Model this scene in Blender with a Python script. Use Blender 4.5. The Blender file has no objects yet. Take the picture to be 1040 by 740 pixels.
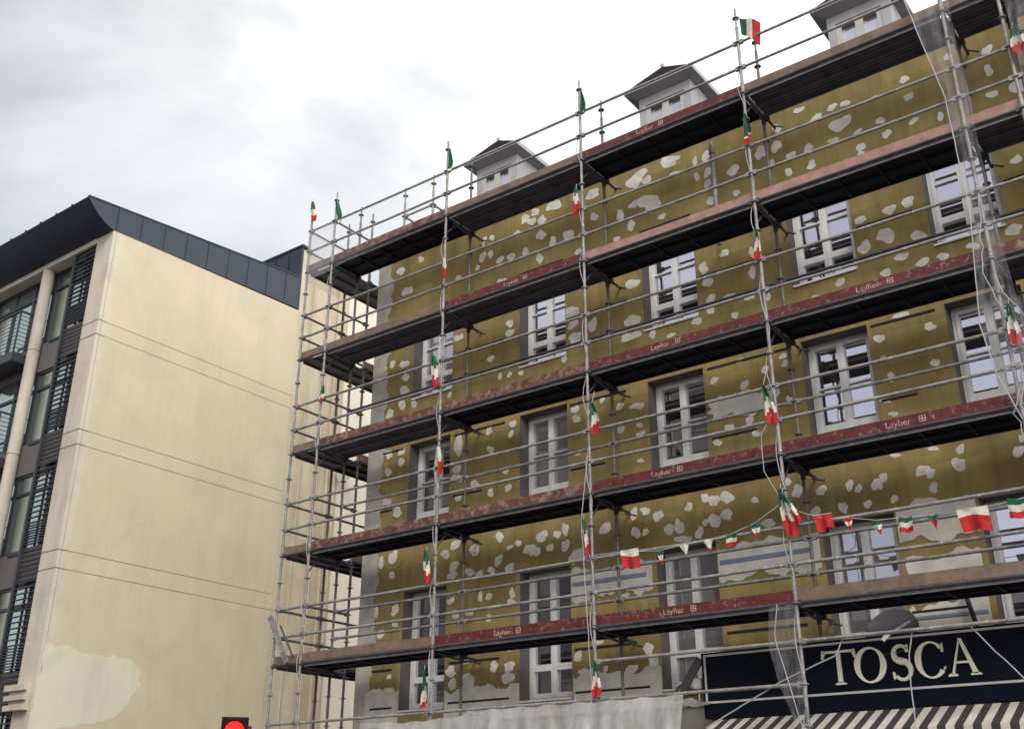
import bpy, math, random
from mathutils import Vector, Matrix
random.seed(7)
S = bpy.context.scene
COL = S.collection
R = math.radians

# ------------------------------------------------------------ camera
cd = bpy.data.cameras.new('camera'); cam = bpy.data.objects.new('camera', cd); COL.objects.link(cam)
S.camera = cam
right = Vector((0.79929622, 0.60093275, 0.00231731)); down = Vector((-0.23819623, 0.32035865, -0.91686035)); fwd = Vector((-0.55171378, 0.73229104, 0.39920137))
m = Matrix((right, -down, -fwd)).transposed().to_4x4(); m.translation = Vector((14.56056, -13.16225, 1.64164))
cam.matrix_world = m
cd.sensor_width = 36; cd.lens = 36*1081.8866/1040; cd.clip_start = .05; cd.clip_end = 2000

# ------------------------------------------------------------ materials
def mat(name, col, rough=.7, metal=0, var=.15, vscale=3, bump=0, bscale=40, spec=.5, stain=None):
    m = bpy.data.materials.new(name); m.use_nodes = True
    nt = m.node_tree; n = nt.nodes; l = nt.links; b = n['Principled BSDF']
    b.inputs['Roughness'].default_value = rough; b.inputs['Metallic'].default_value = metal
    b.inputs['Specular IOR Level'].default_value = spec
    tc = n.new('ShaderNodeTexCoord')
    ns = n.new('ShaderNodeTexNoise'); ns.inputs['Scale'].default_value = vscale; ns.inputs['Detail'].default_value = 8; ns.inputs['Roughness'].default_value = .62
    l.new(tc.outputs['Object'], ns.inputs['Vector'])
    mp = n.new('ShaderNodeMapRange'); mp.inputs['From Min'].default_value = .3; mp.inputs['From Max'].default_value = .7
    mp.inputs['To Min'].default_value = 1-var; mp.inputs['To Max'].default_value = 1+var
    l.new(ns.outputs['Fac'], mp.inputs['Value'])
    mx = n.new('ShaderNodeVectorMath'); mx.operation = 'SCALE'; mx.inputs[0].default_value = col[:3]
    l.new(mp.outputs[0], mx.inputs['Scale'])
    out = mx.outputs['Vector']
    if stain:
        scol, sscale, lo, hi, fac = stain
        n2 = n.new('ShaderNodeTexNoise'); n2.inputs['Scale'].default_value = sscale; n2.inputs['Detail'].default_value = 10; n2.inputs['Roughness'].default_value = .7
        l.new(tc.outputs['Object'], n2.inputs['Vector'])
        r = n.new('ShaderNodeMapRange'); r.inputs['From Min'].default_value = lo; r.inputs['From Max'].default_value = hi; r.inputs['To Max'].default_value = fac
        l.new(n2.outputs['Fac'], r.inputs['Value'])
        mm = n.new('ShaderNodeMix'); mm.data_type = 'RGBA'; mm.inputs[7].default_value = (*scol, 1)
        l.new(r.outputs[0], mm.inputs[0]); l.new(out, mm.inputs[6]); out = mm.outputs[2]
    l.new(out, b.inputs['Base Color'])
    if bump:
        nb = n.new('ShaderNodeTexNoise'); nb.inputs['Scale'].default_value = bscale; nb.inputs['Detail'].default_value = 6
        l.new(tc.outputs['Object'], nb.inputs['Vector'])
        bp = n.new('ShaderNodeBump'); bp.inputs['Strength'].default_value = bump; bp.inputs['Distance'].default_value = .01
        l.new(nb.outputs['Fac'], bp.inputs['Height']); l.new(bp.outputs[0], b.inputs['Normal'])
    return m

def board_mat():
    """yellow-brown insulation boards, each with its own tone, thin joints"""
    m = mat('insulation_board', (.295, .215, .08), .85, var=.32, vscale=1.1, bump=.25, bscale=60)
    nt = m.node_tree; n = nt.nodes; l = nt.links; b = n['Principled BSDF']
    src = b.inputs['Base Color'].links[0].from_socket
    tc = n.new('ShaderNodeTexCoord'); sx = n.new('ShaderNodeSeparateXYZ'); cx = n.new('ShaderNodeCombineXYZ')
    l.new(tc.outputs['Object'], sx.inputs[0]); l.new(sx.outputs['X'], cx.inputs['X']); l.new(sx.outputs['Z'], cx.inputs['Y'])
    br = n.new('ShaderNodeTexBrick'); br.inputs['Scale'].default_value = 1; br.inputs['Brick Width'].default_value = 1.02; br.inputs['Row Height'].default_value = .51
    br.inputs['Mortar Size'].default_value = .003; br.inputs['Mortar Smooth'].default_value = .1
    br.inputs['Color1'].default_value = (.86, .86, .84, 1); br.inputs['Color2'].default_value = (1.12, 1.10, 1.08, 1); br.inputs['Mortar'].default_value = (.66, .6, .54, 1)
    l.new(cx.outputs[0], br.inputs['Vector'])
    mm = n.new('ShaderNodeMix'); mm.data_type = 'RGBA'; mm.blend_type = 'MULTIPLY'; mm.inputs[0].default_value = 1
    l.new(src, mm.inputs[6]); l.new(br.outputs['Color'], mm.inputs[7])
    # rain streaks and damp, stretched downwards
    mpg = n.new('ShaderNodeMapping'); mpg.inputs['Scale'].default_value = (5, 1, .5); l.new(tc.outputs['Object'], mpg.inputs[0])
    n3 = n.new('ShaderNodeTexNoise'); n3.inputs['Scale'].default_value = 1.4; n3.inputs['Detail'].default_value = 9; n3.inputs['Roughness'].default_value = .7; l.new(mpg.outputs[0], n3.inputs['Vector'])
    r = n.new('ShaderNodeMapRange'); r.inputs['From Min'].default_value = .45; r.inputs['From Max'].default_value = .75; r.inputs['To Max'].default_value = .55; l.new(n3.outputs['Fac'], r.inputs['Value'])
    m2 = n.new('ShaderNodeMix'); m2.data_type = 'RGBA'; m2.inputs[7].default_value = (.13, .085, .028, 1)
    l.new(r.outputs[0], m2.inputs[0]); l.new(mm.outputs[2], m2.inputs[6])
    l.new(m2.outputs[2], b.inputs['Base Color'])
    return m

def plaster_mat(name, col, streak=(.36, .30, .22), amt=.5):
    m = mat(name, col, .9, var=.07, vscale=.6, bump=.15, bscale=90)
    nt = m.node_tree; n = nt.nodes; l = nt.links; b = n['Principled BSDF']
    src = b.inputs['Base Color'].links[0].from_socket
    tc = n.new('ShaderNodeTexCoord'); mpg = n.new('ShaderNodeMapping'); mpg.inputs['Scale'].default_value = (2.2, 2.2, .35)
    l.new(tc.outputs['Object'], mpg.inputs[0])
    n3 = n.new('ShaderNodeTexNoise'); n3.inputs['Scale'].default_value = 1.1; n3.inputs['Detail'].default_value = 11; n3.inputs['Roughness'].default_value = .68; l.new(mpg.outputs[0], n3.inputs['Vector'])
    r = n.new('ShaderNodeMapRange'); r.inputs['From Min'].default_value = .47; r.inputs['From Max'].default_value = .8; r.inputs['To Max'].default_value = amt; l.new(n3.outputs['Fac'], r.inputs['Value'])
    m2 = n.new('ShaderNodeMix'); m2.data_type = 'RGBA'; m2.inputs[7].default_value = (*streak, 1)
    l.new(r.outputs[0], m2.inputs[0]); l.new(src, m2.inputs[6])
    n4 = n.new('ShaderNodeTexNoise'); n4.inputs['Scale'].default_value = .55; n4.inputs['Detail'].default_value = 12; n4.inputs['Roughness'].default_value = .72; n4.inputs['Distortion'].default_value = .6; l.new(tc.outputs['Object'], n4.inputs['Vector'])
    r4 = n.new('ShaderNodeMapRange'); r4.inputs['From Min'].default_value = .52; r4.inputs['From Max'].default_value = .72; r4.inputs['To Max'].default_value = amt*.75; l.new(n4.outputs['Fac'], r4.inputs['Value'])
    m3 = n.new('ShaderNodeMix'); m3.data_type = 'RGBA'; m3.inputs[7].default_value = (*[c*.92 for c in streak], 1)
    l.new(r4.outputs[0], m3.inputs[0]); l.new(m2.outputs[2], m3.inputs[6])
    n5 = n.new('ShaderNodeTexNoise'); n5.inputs['Scale'].default_value = 38; n5.inputs['Detail'].default_value = 4; l.new(tc.outputs['Object'], n5.inputs['Vector'])
    r5 = n.new('ShaderNodeMapRange'); r5.inputs['From Min'].default_value = .3; r5.inputs['From Max'].default_value = .7; r5.inputs['To Min'].default_value = .93; r5.inputs['To Max'].default_value = 1.07; l.new(n5.outputs['Fac'], r5.inputs['Value'])
    vm = n.new('ShaderNodeVectorMath'); vm.operation = 'SCALE'; l.new(m3.outputs[2], vm.inputs[0]); l.new(r5.outputs[0], vm.inputs['Scale'])
    l.new(vm.outputs['Vector'], b.inputs['Base Color'])
    return m

def glass_mat(name, col, fac, tint=(.9, .9, 1)):
    m = bpy.data.materials.new(name); m.use_nodes = True; nt = m.node_tree; n = nt.nodes; l = nt.links
    b = n['Principled BSDF']; b.inputs['Base Color'].default_value = (*col, 1); b.inputs['Roughness'].default_value = .3
    tc = n.new('ShaderNodeTexCoord'); ns = n.new('ShaderNodeTexNoise'); ns.inputs['Scale'].default_value = .8
    l.new(tc.outputs['Object'], ns.inputs['Vector'])
    bp = n.new('ShaderNodeBump'); bp.inputs['Strength'].default_value = .04; bp.inputs['Distance'].default_value = .05; l.new(ns.outputs['Fac'], bp.inputs['Height'])
    g = n.new('ShaderNodeBsdfGlossy'); g.inputs['Roughness'].default_value = .015; g.inputs['Color'].default_value = (*tint, 1); l.new(bp.outputs[0], g.inputs['Normal'])
    mx = n.new('ShaderNodeMixShader'); mx.inputs[0].default_value = fac
    l.new(b.outputs[0], mx.inputs[1]); l.new(g.outputs[0], mx.inputs[2]); l.new(mx.outputs[0], n['Material Output'].inputs['Surface'])
    return m

def film_mat(name, col, alpha, var=.25, vs=6):
    m = bpy.data.materials.new(name); m.use_nodes = True; nt = m.node_tree; n = nt.nodes; l = nt.links
    b = n['Principled BSDF']; b.inputs['Base Color'].default_value = (*col, 1); b.inputs['Roughness'].default_value = .35
    tr = n.new('ShaderNodeBsdfTransparent'); tl = n.new('ShaderNodeBsdfTranslucent'); tl.inputs['Color'].default_value = (*col, 1)
    a = n.new('ShaderNodeMixShader'); a.inputs[0].default_value = .45; l.new(b.outputs[0], a.inputs[1]); l.new(tl.outputs[0], a.inputs[2])
    tc = n.new('ShaderNodeTexCoord'); mpg = n.new('ShaderNodeMapping'); mpg.inputs['Scale'].default_value = (3, 3, .7); l.new(tc.outputs['Object'], mpg.inputs[0])
    ns = n.new('ShaderNodeTexNoise'); ns.inputs['Scale'].default_value = vs; ns.inputs['Detail'].default_value = 6; l.new(mpg.outputs[0], ns.inputs['Vector'])
    r = n.new('ShaderNodeMapRange'); r.inputs['From Min'].default_value = .3; r.inputs['From Max'].default_value = .7
    r.inputs['To Min'].default_value = max(0, alpha-var); r.inputs['To Max'].default_value = min(1, alpha+var); l.new(ns.outputs['Fac'], r.inputs['Value'])
    mx = n.new('ShaderNodeMixShader'); l.new(r.outputs[0], mx.inputs[0]); l.new(tr.outputs[0], mx.inputs[1]); l.new(a.outputs[0], mx.inputs[2])
    l.new(mx.outputs[0], n['Material Output'].inputs['Surface'])
    return m

M = {}
M['board'] = board_mat()
M['patch'] = mat('adhesive_patch', (.68, .64, .57), .95, var=.25, vscale=5, bump=1, bscale=28, stain=((.40, .34, .25), 11, .52, .75, .5))
M['basecoat'] = mat('grey_base_coat', (.42, .39, .34), .95, var=.2, vscale=2.5, bump=.3, stain=((.2, .17, .13), 1.6, .5, .75, .6))
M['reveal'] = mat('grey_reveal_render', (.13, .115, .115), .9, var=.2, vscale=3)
M['stripe'] = mat('blue_grey_strip', (.20, .25, .36), .6, var=.15)
M['slot'] = mat('groove_shade', (.018, .014, .012), .9)  # dark strips: the shade inside cut grooves is put into the colour
M['pvc'] = mat('white_window_plastic', (.80, .78, .75), .4, var=.1, vscale=5)
M['pane'] = glass_mat('window_glass', (.02, .018, .024), .62, (.92, .9, 1))
M['pane_teal'] = glass_mat('office_glass', (.03, .06, .055), .55, (.8, .92, .88))
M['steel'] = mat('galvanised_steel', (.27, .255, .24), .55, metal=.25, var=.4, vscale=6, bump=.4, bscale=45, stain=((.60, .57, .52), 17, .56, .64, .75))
M['steel_dark'] = mat('dark_steel', (.06, .055, .065), .6, metal=.2, var=.35, vscale=7, stain=((.3, .28, .26), 11, .6, .75, .5))  # darker steel tone for ledgers, transoms and wall ties
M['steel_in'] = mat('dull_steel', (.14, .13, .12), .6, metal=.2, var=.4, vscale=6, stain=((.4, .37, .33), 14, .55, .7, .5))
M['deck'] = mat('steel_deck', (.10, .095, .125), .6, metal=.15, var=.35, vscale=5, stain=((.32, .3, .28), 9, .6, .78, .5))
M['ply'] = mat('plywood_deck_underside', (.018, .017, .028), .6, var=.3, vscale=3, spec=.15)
M['red'] = mat('red_painted_board', (.105, .015, .015), .75, var=.5, vscale=6, bump=.4, stain=((.34, .24, .20), 16, .55, .66, .75))
M['redworn'] = mat('worn_red_board', (.12, .04, .03), .9, var=.35, vscale=5, bump=.3, stain=((.36, .27, .22), 6, .48, .66, .8))
M['wood'] = mat('weathered_wood_board', (.19, .13, .095), .9, var=.35, vscale=4, bump=.4, stain=((.12, .07, .055), 7, .5, .7, .6))
M['letter'] = mat('faded_white_print', (.44, .30, .27), .9, var=.7, vscale=30)
M['cream'] = plaster_mat('cream_render', (.59, .50, .365), (.43, .375, .28), .45)
M['cream2'] = plaster_mat('tan_rear_render', (.56, .48, .36), (.36, .29, .20), .8)
M['cream3'] = plaster_mat('pale_rear_render', (.72, .66, .54), (.56, .50, .40), .5)
M['pier'] = plaster_mat('pale_pier_concrete', (.60, .53, .43), (.36, .31, .26), .8)
M['fresh'] = plaster_mat('fresh_greenish_paint', (.66, .62, .49), (.50, .46, .36), .8)
M['joint'] = mat('joint_shadow_gap', (.22, .18, .13), .9)
M['zinc'] = mat('dark_zinc', (.018, .028, .048), .55, metal=.1, var=.2, vscale=1.5)
M['zinc_seam'] = mat('zinc_seam', (.03, .04, .06), .45, metal=.5)
M['navy'] = mat('navy_soffit', (.008, .014, .045), .5, var=.2, vscale=1)
M['frame_dark'] = mat('dark_grey_frame', (.045, .045, .055), .45, metal=.2)
M['spandrel'] = mat('grey_spandrel', (.13, .115, .11), .6, var=.08)
M['brownboard'] = mat('brown_boarding', (.05, .042, .045), .6, var=.2)
M['slate'] = mat('dark_slate', (.008, .008, .012), .8, var=.3, vscale=6, spec=.1)
M['dormer'] = mat('grey_dormer_cladding', (.38, .37, .39), .6, var=.12, vscale=4)
M['dormer_fr'] = mat('cream_dormer_frame', (.52, .47, .42), .5, var=.1)
M['dormer_pane'] = glass_mat('dormer_glass', (.38, .36, .40), .35)
M['sign'] = mat('navy_sign_panel', (.004, .006, .013), .5, var=.3, vscale=2, spec=.12)
M['signline'] = mat('silver_sign_trim', (.55, .52, .5), .4, var=.15)
M['gold'] = mat('cream_letters', (.82, .76, .63), .5, var=.1)
M['awn_w'] = mat('awning_cream_stripe', (.55, .50, .44), .9, var=.25)
M['awn_d'] = mat('awning_grey_stripe', (.04, .032, .034), .9, var=.15)
M['tarp'] = film_mat('white_tarpaulin', (.70, .68, .67), .70, .24, 2.5)
M['film'] = film_mat('clear_plastic_film', (.75, .72, .76), .16, .12, 5)
M['net'] = film_mat('fine_white_netting', (.7, .69, .70), .30, .05, 1)
M['net_thin'] = film_mat('sheer_netting', (.6, .6, .61), .12, .03, 1)
M['green'] = mat('flag_green', (.010, .085, .04), .85, var=.45, vscale=9)
M['white'] = mat('flag_white', (.60, .56, .48), .85, var=.25, vscale=9)
M['redf'] = mat('flag_red', (.42, .014, .016), .85, var=.4, vscale=9)
M['stick'] = mat('flag_stick', (.5, .48, .44), .6)
M['cable'] = mat('pale_cable', (.42, .41, .42), .6, var=.2)
M['edge'] = mat('deck_side_channel', (.46, .44, .43), .5, metal=.1, var=.3, vscale=7, stain=((.16, .12, .1), 8, .55, .72, .6))  # paler than the deck: the light this flange catches is in its colour
M['pane_curtain'] = glass_mat('curtained_glass', (.22, .20, .20), .38)
M['opp_glass'] = mat('opposite_window', (.03, .03, .035), .6)
M['bottomcoat'] = mat('pale_base_plaster', (.64, .60, .53), .95, var=.2, vscale=3, bump=.4)
M['black'] = mat('black_plastic', (.008, .008, .009), .6, spec=.15)
M['dish'] = mat('grey_dish', (.09, .085, .09), .5, var=.15)
M['asphalt'] = mat('asphalt', (.05, .05, .052), .9, var=.25, vscale=4, bump=.5, bscale=80)
M['paving'] = mat('paving', (.24, .23, .21), .9, var=.2, vscale=3, bump=.3)
M['ground'] = mat('ground', (.12, .12, .11), .95, var=.2, vscale=.3)
M['kerb'] = mat('kerb_stone', (.3, .29, .27), .9)
M['paint'] = mat('road_paint', (.7, .7, .68), .8)
M['brick'] = mat('opposite_render', (.11, .095, .085), .9, var=.2)
M['opp_roof'] = mat('opposite_roof', (.05, .05, .055), .8)
M['render_grey'] = plaster_mat('ground_floor_render', (.3, .28, .25))
def lamp_mat(col, s):
    m = bpy.data.materials.new('lit_red_lens'); m.use_nodes = True; b = m.node_tree.nodes['Principled BSDF']
    b.inputs['Base Color'].default_value = (*col, 1); b.inputs['Emission Color'].default_value = (*col, 1); b.inputs['Emission Strength'].default_value = s
    return m
M['lens_on'] = lamp_mat((1, .02, .015), 1.6)
M['lens_off'] = mat('unlit_lens', (.05, .04, .02), .3)

# ------------------------------------------------------------ mesh helpers
class MB:
    def __init__(s): s.v = []; s.f = []; s.mi = []; s.sm = []
    def add(s, vs, fs, mi=0, sm=False):
        o = len(s.v); s.v += [tuple(v) for v in vs]
        for f in fs: s.f.append([i+o for i in f]); s.mi.append(mi); s.sm.append(sm)
    def box(s, a, b, mi=0):
        x0, x1 = sorted((a[0], b[0])); y0, y1 = sorted((a[1], b[1])); z0, z1 = sorted((a[2], b[2]))
        v = [(x0,y0,z0),(x1,y0,z0),(x1,y1,z0),(x0,y1,z0),(x0,y0,z1),(x1,y0,z1),(x1,y1,z1),(x0,y1,z1)]
        s.add(v, [(0,3,2,1),(4,5,6,7),(0,1,5,4),(1,2,6,5),(2,3,7,6),(3,0,4,7)], mi)
    def beam(s, p, q, w, h, mi=0, up=(0,0,1)):
        p = Vector(p); q = Vector(q); d = (q-p).normalized(); up = Vector(up)
        if abs(d.dot(up)) > .99: up = Vector((0,1,0))
        sd = d.cross(up).normalized()*w/2; u = sd.cross(d).normalized()*h/2
        v = [p-sd-u, p+sd-u, p+sd+u, p-sd+u, q-sd-u, q+sd-u, q+sd+u, q-sd+u]
        s.add(v, [(0,1,2,3),(7,6,5,4),(0,4,5,1),(1,5,6,2),(2,6,7,3),(3,7,4,0)], mi)
    def tube(s, pts, r, n=8, mi=0, cap=True):
        pts = [Vector(p) for p in pts]; rs = r if isinstance(r, (list, tuple)) else [r]*len(pts)
        ref = Vector((0,0,1)) if abs((pts[-1]-pts[0]).normalized().z) < .9 else Vector((1,0,0))
        V = []
        for i, p in enumerate(pts):
            d = (pts[min(i+1, len(pts)-1)]-pts[max(i-1, 0)]).normalized()
            a = d.cross(ref).normalized(); b = d.cross(a)
            for k in range(n):
                t = 2*math.pi*k/n; V.append(p+(a*math.cos(t)+b*math.sin(t))*rs[i])
        F = []
        for i in range(len(pts)-1):
            for k in range(n):
                F.append((i*n+k, i*n+(k+1)%n, (i+1)*n+(k+1)%n, (i+1)*n+k))
        s.add(V, F, mi, True)
        if cap: s.add(V[:n], [tuple(range(n))], mi); s.add(V[-n:], [tuple(range(n-1, -1, -1))], mi)
    def disc(s, c, r, h, n=10, mi=0): s.tube([(c[0], c[1], c[2]-h/2), (c[0], c[1], c[2]+h/2)], r, n, mi)
    def poly(s, pts, mi=0): s.add(pts, [tuple(range(len(pts)))], mi)
    def prism(s, pts, off, mi=0):
        n = len(pts); off = Vector(off); a = [Vector(p) for p in pts]; b = [p+off for p in a]
        s.add(a+b, [tuple(range(n)), tuple(range(2*n-1, n-1, -1))]+[(i, (i+1) % n, n+(i+1) % n, n+i)[::-1] for i in range(n)], mi)
    def build(s, name, mats, parent=None, origin=None):
        if not isinstance(mats, (list, tuple)): mats = [mats]
        if parent is not None: o0 = wl(parent)
        elif origin is not None: o0 = Vector(origin)
        else:
            xs = [v[0] for v in s.v]; ys = [v[1] for v in s.v]; zs = [v[2] for v in s.v]
            o0 = Vector(((min(xs)+max(xs))/2, (min(ys)+max(ys))/2, min(zs)))
        me = bpy.data.meshes.new(name)
        me.from_pydata([(v[0]-o0.x, v[1]-o0.y, v[2]-o0.z) for v in s.v], [], s.f)
        for mm in mats: me.materials.append(mm if not isinstance(mm, str) else M[mm])
        me.polygons.foreach_set('material_index', s.mi); me.polygons.foreach_set('use_smooth', s.sm)
        me.update()
        ob = bpy.data.objects.new(name, me); COL.objects.link(ob)
        if parent is not None: ob.parent = parent
        else: ob.location = o0
        return ob
def wl(o):
    v = Vector(o.location); p = o.parent
    while p: v += p.location; p = p.parent
    return v
def tag(o, label=None, cat=None, group=None, kind=None):
    if label: o['label'] = label
    if cat: o['category'] = cat
    if group: o['group'] = group
    if kind: o['kind'] = kind
    return o
def empty(name, loc, label, cat, group=None):
    o = bpy.data.objects.new(name, None); COL.objects.link(o); o.location = loc; o.empty_display_size = .2
    return tag(o, label, cat, group)
def blob(cx, cz, rx, rz, y, n=24, rough=.2):
    ph = [random.uniform(0, 6.28) for _ in range(5)]; am = [random.uniform(.1, rough)/(k*.8+1) for k in range(5)]
    rx *= 1.04; rz *= 1.04; P = []; rot = random.uniform(-.3, .3); jit = 0
    for i in range(n):
        t = 2*math.pi*(i+random.uniform(-.3, .3))/n
        if i % 3 == 0: jit = random.uniform(-.07, .06)
        rr = 1+sum(am[k]*math.sin((k+2)*t+ph[k]) for k in range(5))+jit+random.uniform(-.05, .05)
        rr = max(rr, .45); a = rr*rx*math.cos(t); b = rr*rz*math.sin(t)
        P.append((cx+a*math.cos(rot)-b*math.sin(rot), y, cz+a*math.sin(rot)+b*math.cos(rot)))
    return P
# ============================================================ SETTING
def sheet(name, x0, x1, y0, y1, z, m, thick=0):
    b = MB()
    if thick: b.box((x0, y0, z-thick), (x1, y1, z))
    else: b.poly([(x0, y0, z), (x1, y0, z), (x1, y1, z), (x0, y1, z)])
    return tag(b.build(name, m), kind='structure')
sheet('ground', -600, 600, -600, 600, -.16, 'ground')
sheet('road', -120, 120, -11.5, -3.2, -.13, 'asphalt')
sheet('pavement', -120, 120, -3.05, 40, 0, 'paving', .15)
sheet('opposite_pavement', -120, 120, -40, -11.65, 0, 'paving', .15)
b = MB()
for i in range(80):
    x = -60+i*1.5; b.box((x+.01, -3.2, -.13), (x+1.49, -3.052, .012)); b.box((x+.01, -11.648, -.13), (x+1.49, -11.5, .012))
tag(b.build('kerb', 'kerb'), kind='structure')
b = MB()
for i in range(20): b.poly([(-60+i*6, -7.4, -.126), (-57+i*6, -7.4, -.126), (-57+i*6, -7.28, -.126), (-60+i*6, -7.28, -.126)])
tag(b.build('road_marking', 'paint'), kind='structure')

# ============================================================ APARTMENT BUILDING
F = 1.05; BX0 = .33; BX1 = 22.0; WALLT = 12.75; WALLB = 3.25
bld = empty('apartment_building', (BX0, F, 0), 'apartment building behind the scaffold, clad in ochre insulation boards with pale adhesive patches', 'building')
cols = [(1.42, 2.43), (4.03, 5.04), (6.63, 7.64), (9.27, 10.28), (11.38, 12.38), (14.0, 15.0), (16.6, 17.6), (19.2, 20.2)]
rows = [(9.28, 11.12, 9.76), (6.53, 8.35, 7.0), (3.50, 5.55, 4.02)]
xs = sorted({BX0, BX1} | {c for p in cols for c in p}); zs = sorted({WALLB, WALLT} | {c for r_ in rows for c in r_[:2]})
w = MB()
for i in range(len(xs)-1):
    for j in range(len(zs)-1):
        if (xs[i], xs[i+1]) in cols and any(zs[j] == r_[0] for r_ in rows): continue
        w.poly([(xs[i], F, zs[j]), (xs[i+1], F, zs[j]), (xs[i+1], F, zs[j+1]), (xs[i], F, zs[j+1])])
D = .32
w.poly([(BX0, F, WALLB), (BX0, F, WALLT), (BX0, 14, WALLT), (BX0, 14, WALLB)], 1)
w.poly([(BX1, F, WALLB), (BX1, 14, WALLB), (BX1, 14, WALLT), (BX1, F, WALLT)], 1)
w.poly([(BX0, 14, WALLB), (BX0, 14, WALLT), (BX1, 14, WALLT), (BX1, 14, WALLB)], 1)
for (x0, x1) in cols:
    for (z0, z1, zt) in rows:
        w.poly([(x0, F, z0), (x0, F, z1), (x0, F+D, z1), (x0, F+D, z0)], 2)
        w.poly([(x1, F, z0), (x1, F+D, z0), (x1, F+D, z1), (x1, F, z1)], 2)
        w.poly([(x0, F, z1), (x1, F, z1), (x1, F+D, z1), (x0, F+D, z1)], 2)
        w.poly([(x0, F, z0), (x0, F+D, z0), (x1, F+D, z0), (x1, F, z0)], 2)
# ground floor
g = MB(); g.box((BX0+.1, F+.06, 0), (BX1-.1, 13.9, WALLB-.003)); g.build('ground_floor_wall', 'render_grey', bld)
for k, x in enumerate((2.0, 4.6, 8.4, 11.0, 13.6, 17, 19.6)):
    p = MB(); p.box((x, F+.02, .5), (x+1.8, F+.057, 2.5)); o = p.build('shop_window', 'frame_dark', bld)
    p = MB(); p.box((x+.07, F+.008, .57), (x+1.73, F+.018, 2.43)); p.build('pane', 'pane', o)

def window(x0, x1, z0, z1, zt, parent, y=F+.25, cur=False):
    f = MB(); fr = .065; yb = y+.06; mid = (x0+x1)/2
    f.box((x0, y, z0+.0), (x0+fr, yb, z1-.002)); f.box((x1-fr, y, z0), (x1, yb, z1-.002))
    f.box((x0+fr, y, z1-fr-.002), (x1-fr, yb, z1-.002)); f.box((x0+fr, y, z0), (x1-fr, yb, z0+fr))
    y2 = y-.018; st = .052
    # two casements: stiles, top, bottom, transom, thin middle bar
    for a, c in ((x0+fr-.015, mid-.003), (mid+.003, x1-fr+.015)):
        zz0 = z0+fr-.015; zz1 = z1-fr+.013
        f.box((a, y2, zz0), (a+st, y2+.05, zz1)); f.box((c-st, y2, zz0), (c, y2+.05, zz1))
        f.box((a+st, y2, zz1-st), (c-st, y2+.05, zz1)); f.box((a+st, y2, zz0), (c-st, y2+.05, zz0+st+.02))
        f.box((a+st, y2+.002, zt-.05), (c-st, y2+.05, zt+.05))
        zb = zt+(z1-zt)*.46
        f.box((a+st, y2+.012, zb-.011), (c-st, y2+.045, zb+.011))
    f.box((mid-.022, y2-.012, z0+fr), (mid+.022, y2-.001, z1-fr))
    o = f.build('window', 'pvc', parent)
    p = MB(); p.box((x0+.08, y+.036, z0+.08), (x1-.08, y+.042, z1-.08)); p.build('pane', 'pane_curtain' if cur else 'pane', o)
    s = MB(); s.box((x0+.004, F-.035, z0-.028), (x1-.004, y-.022, z0-.001)); s.build('window_sill', 'pvc', o)
    return o
for (x0, x1) in cols:
    for (z0, z1, zt) in rows: window(x0+.01, x1-.01, z0+.002, z1, zt, bld, cur=(round(x0, 2), z0) in ((4.03, 6.53), (6.63, 3.5), (9.27, 3.5), (1.42, 9.28)))

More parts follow.
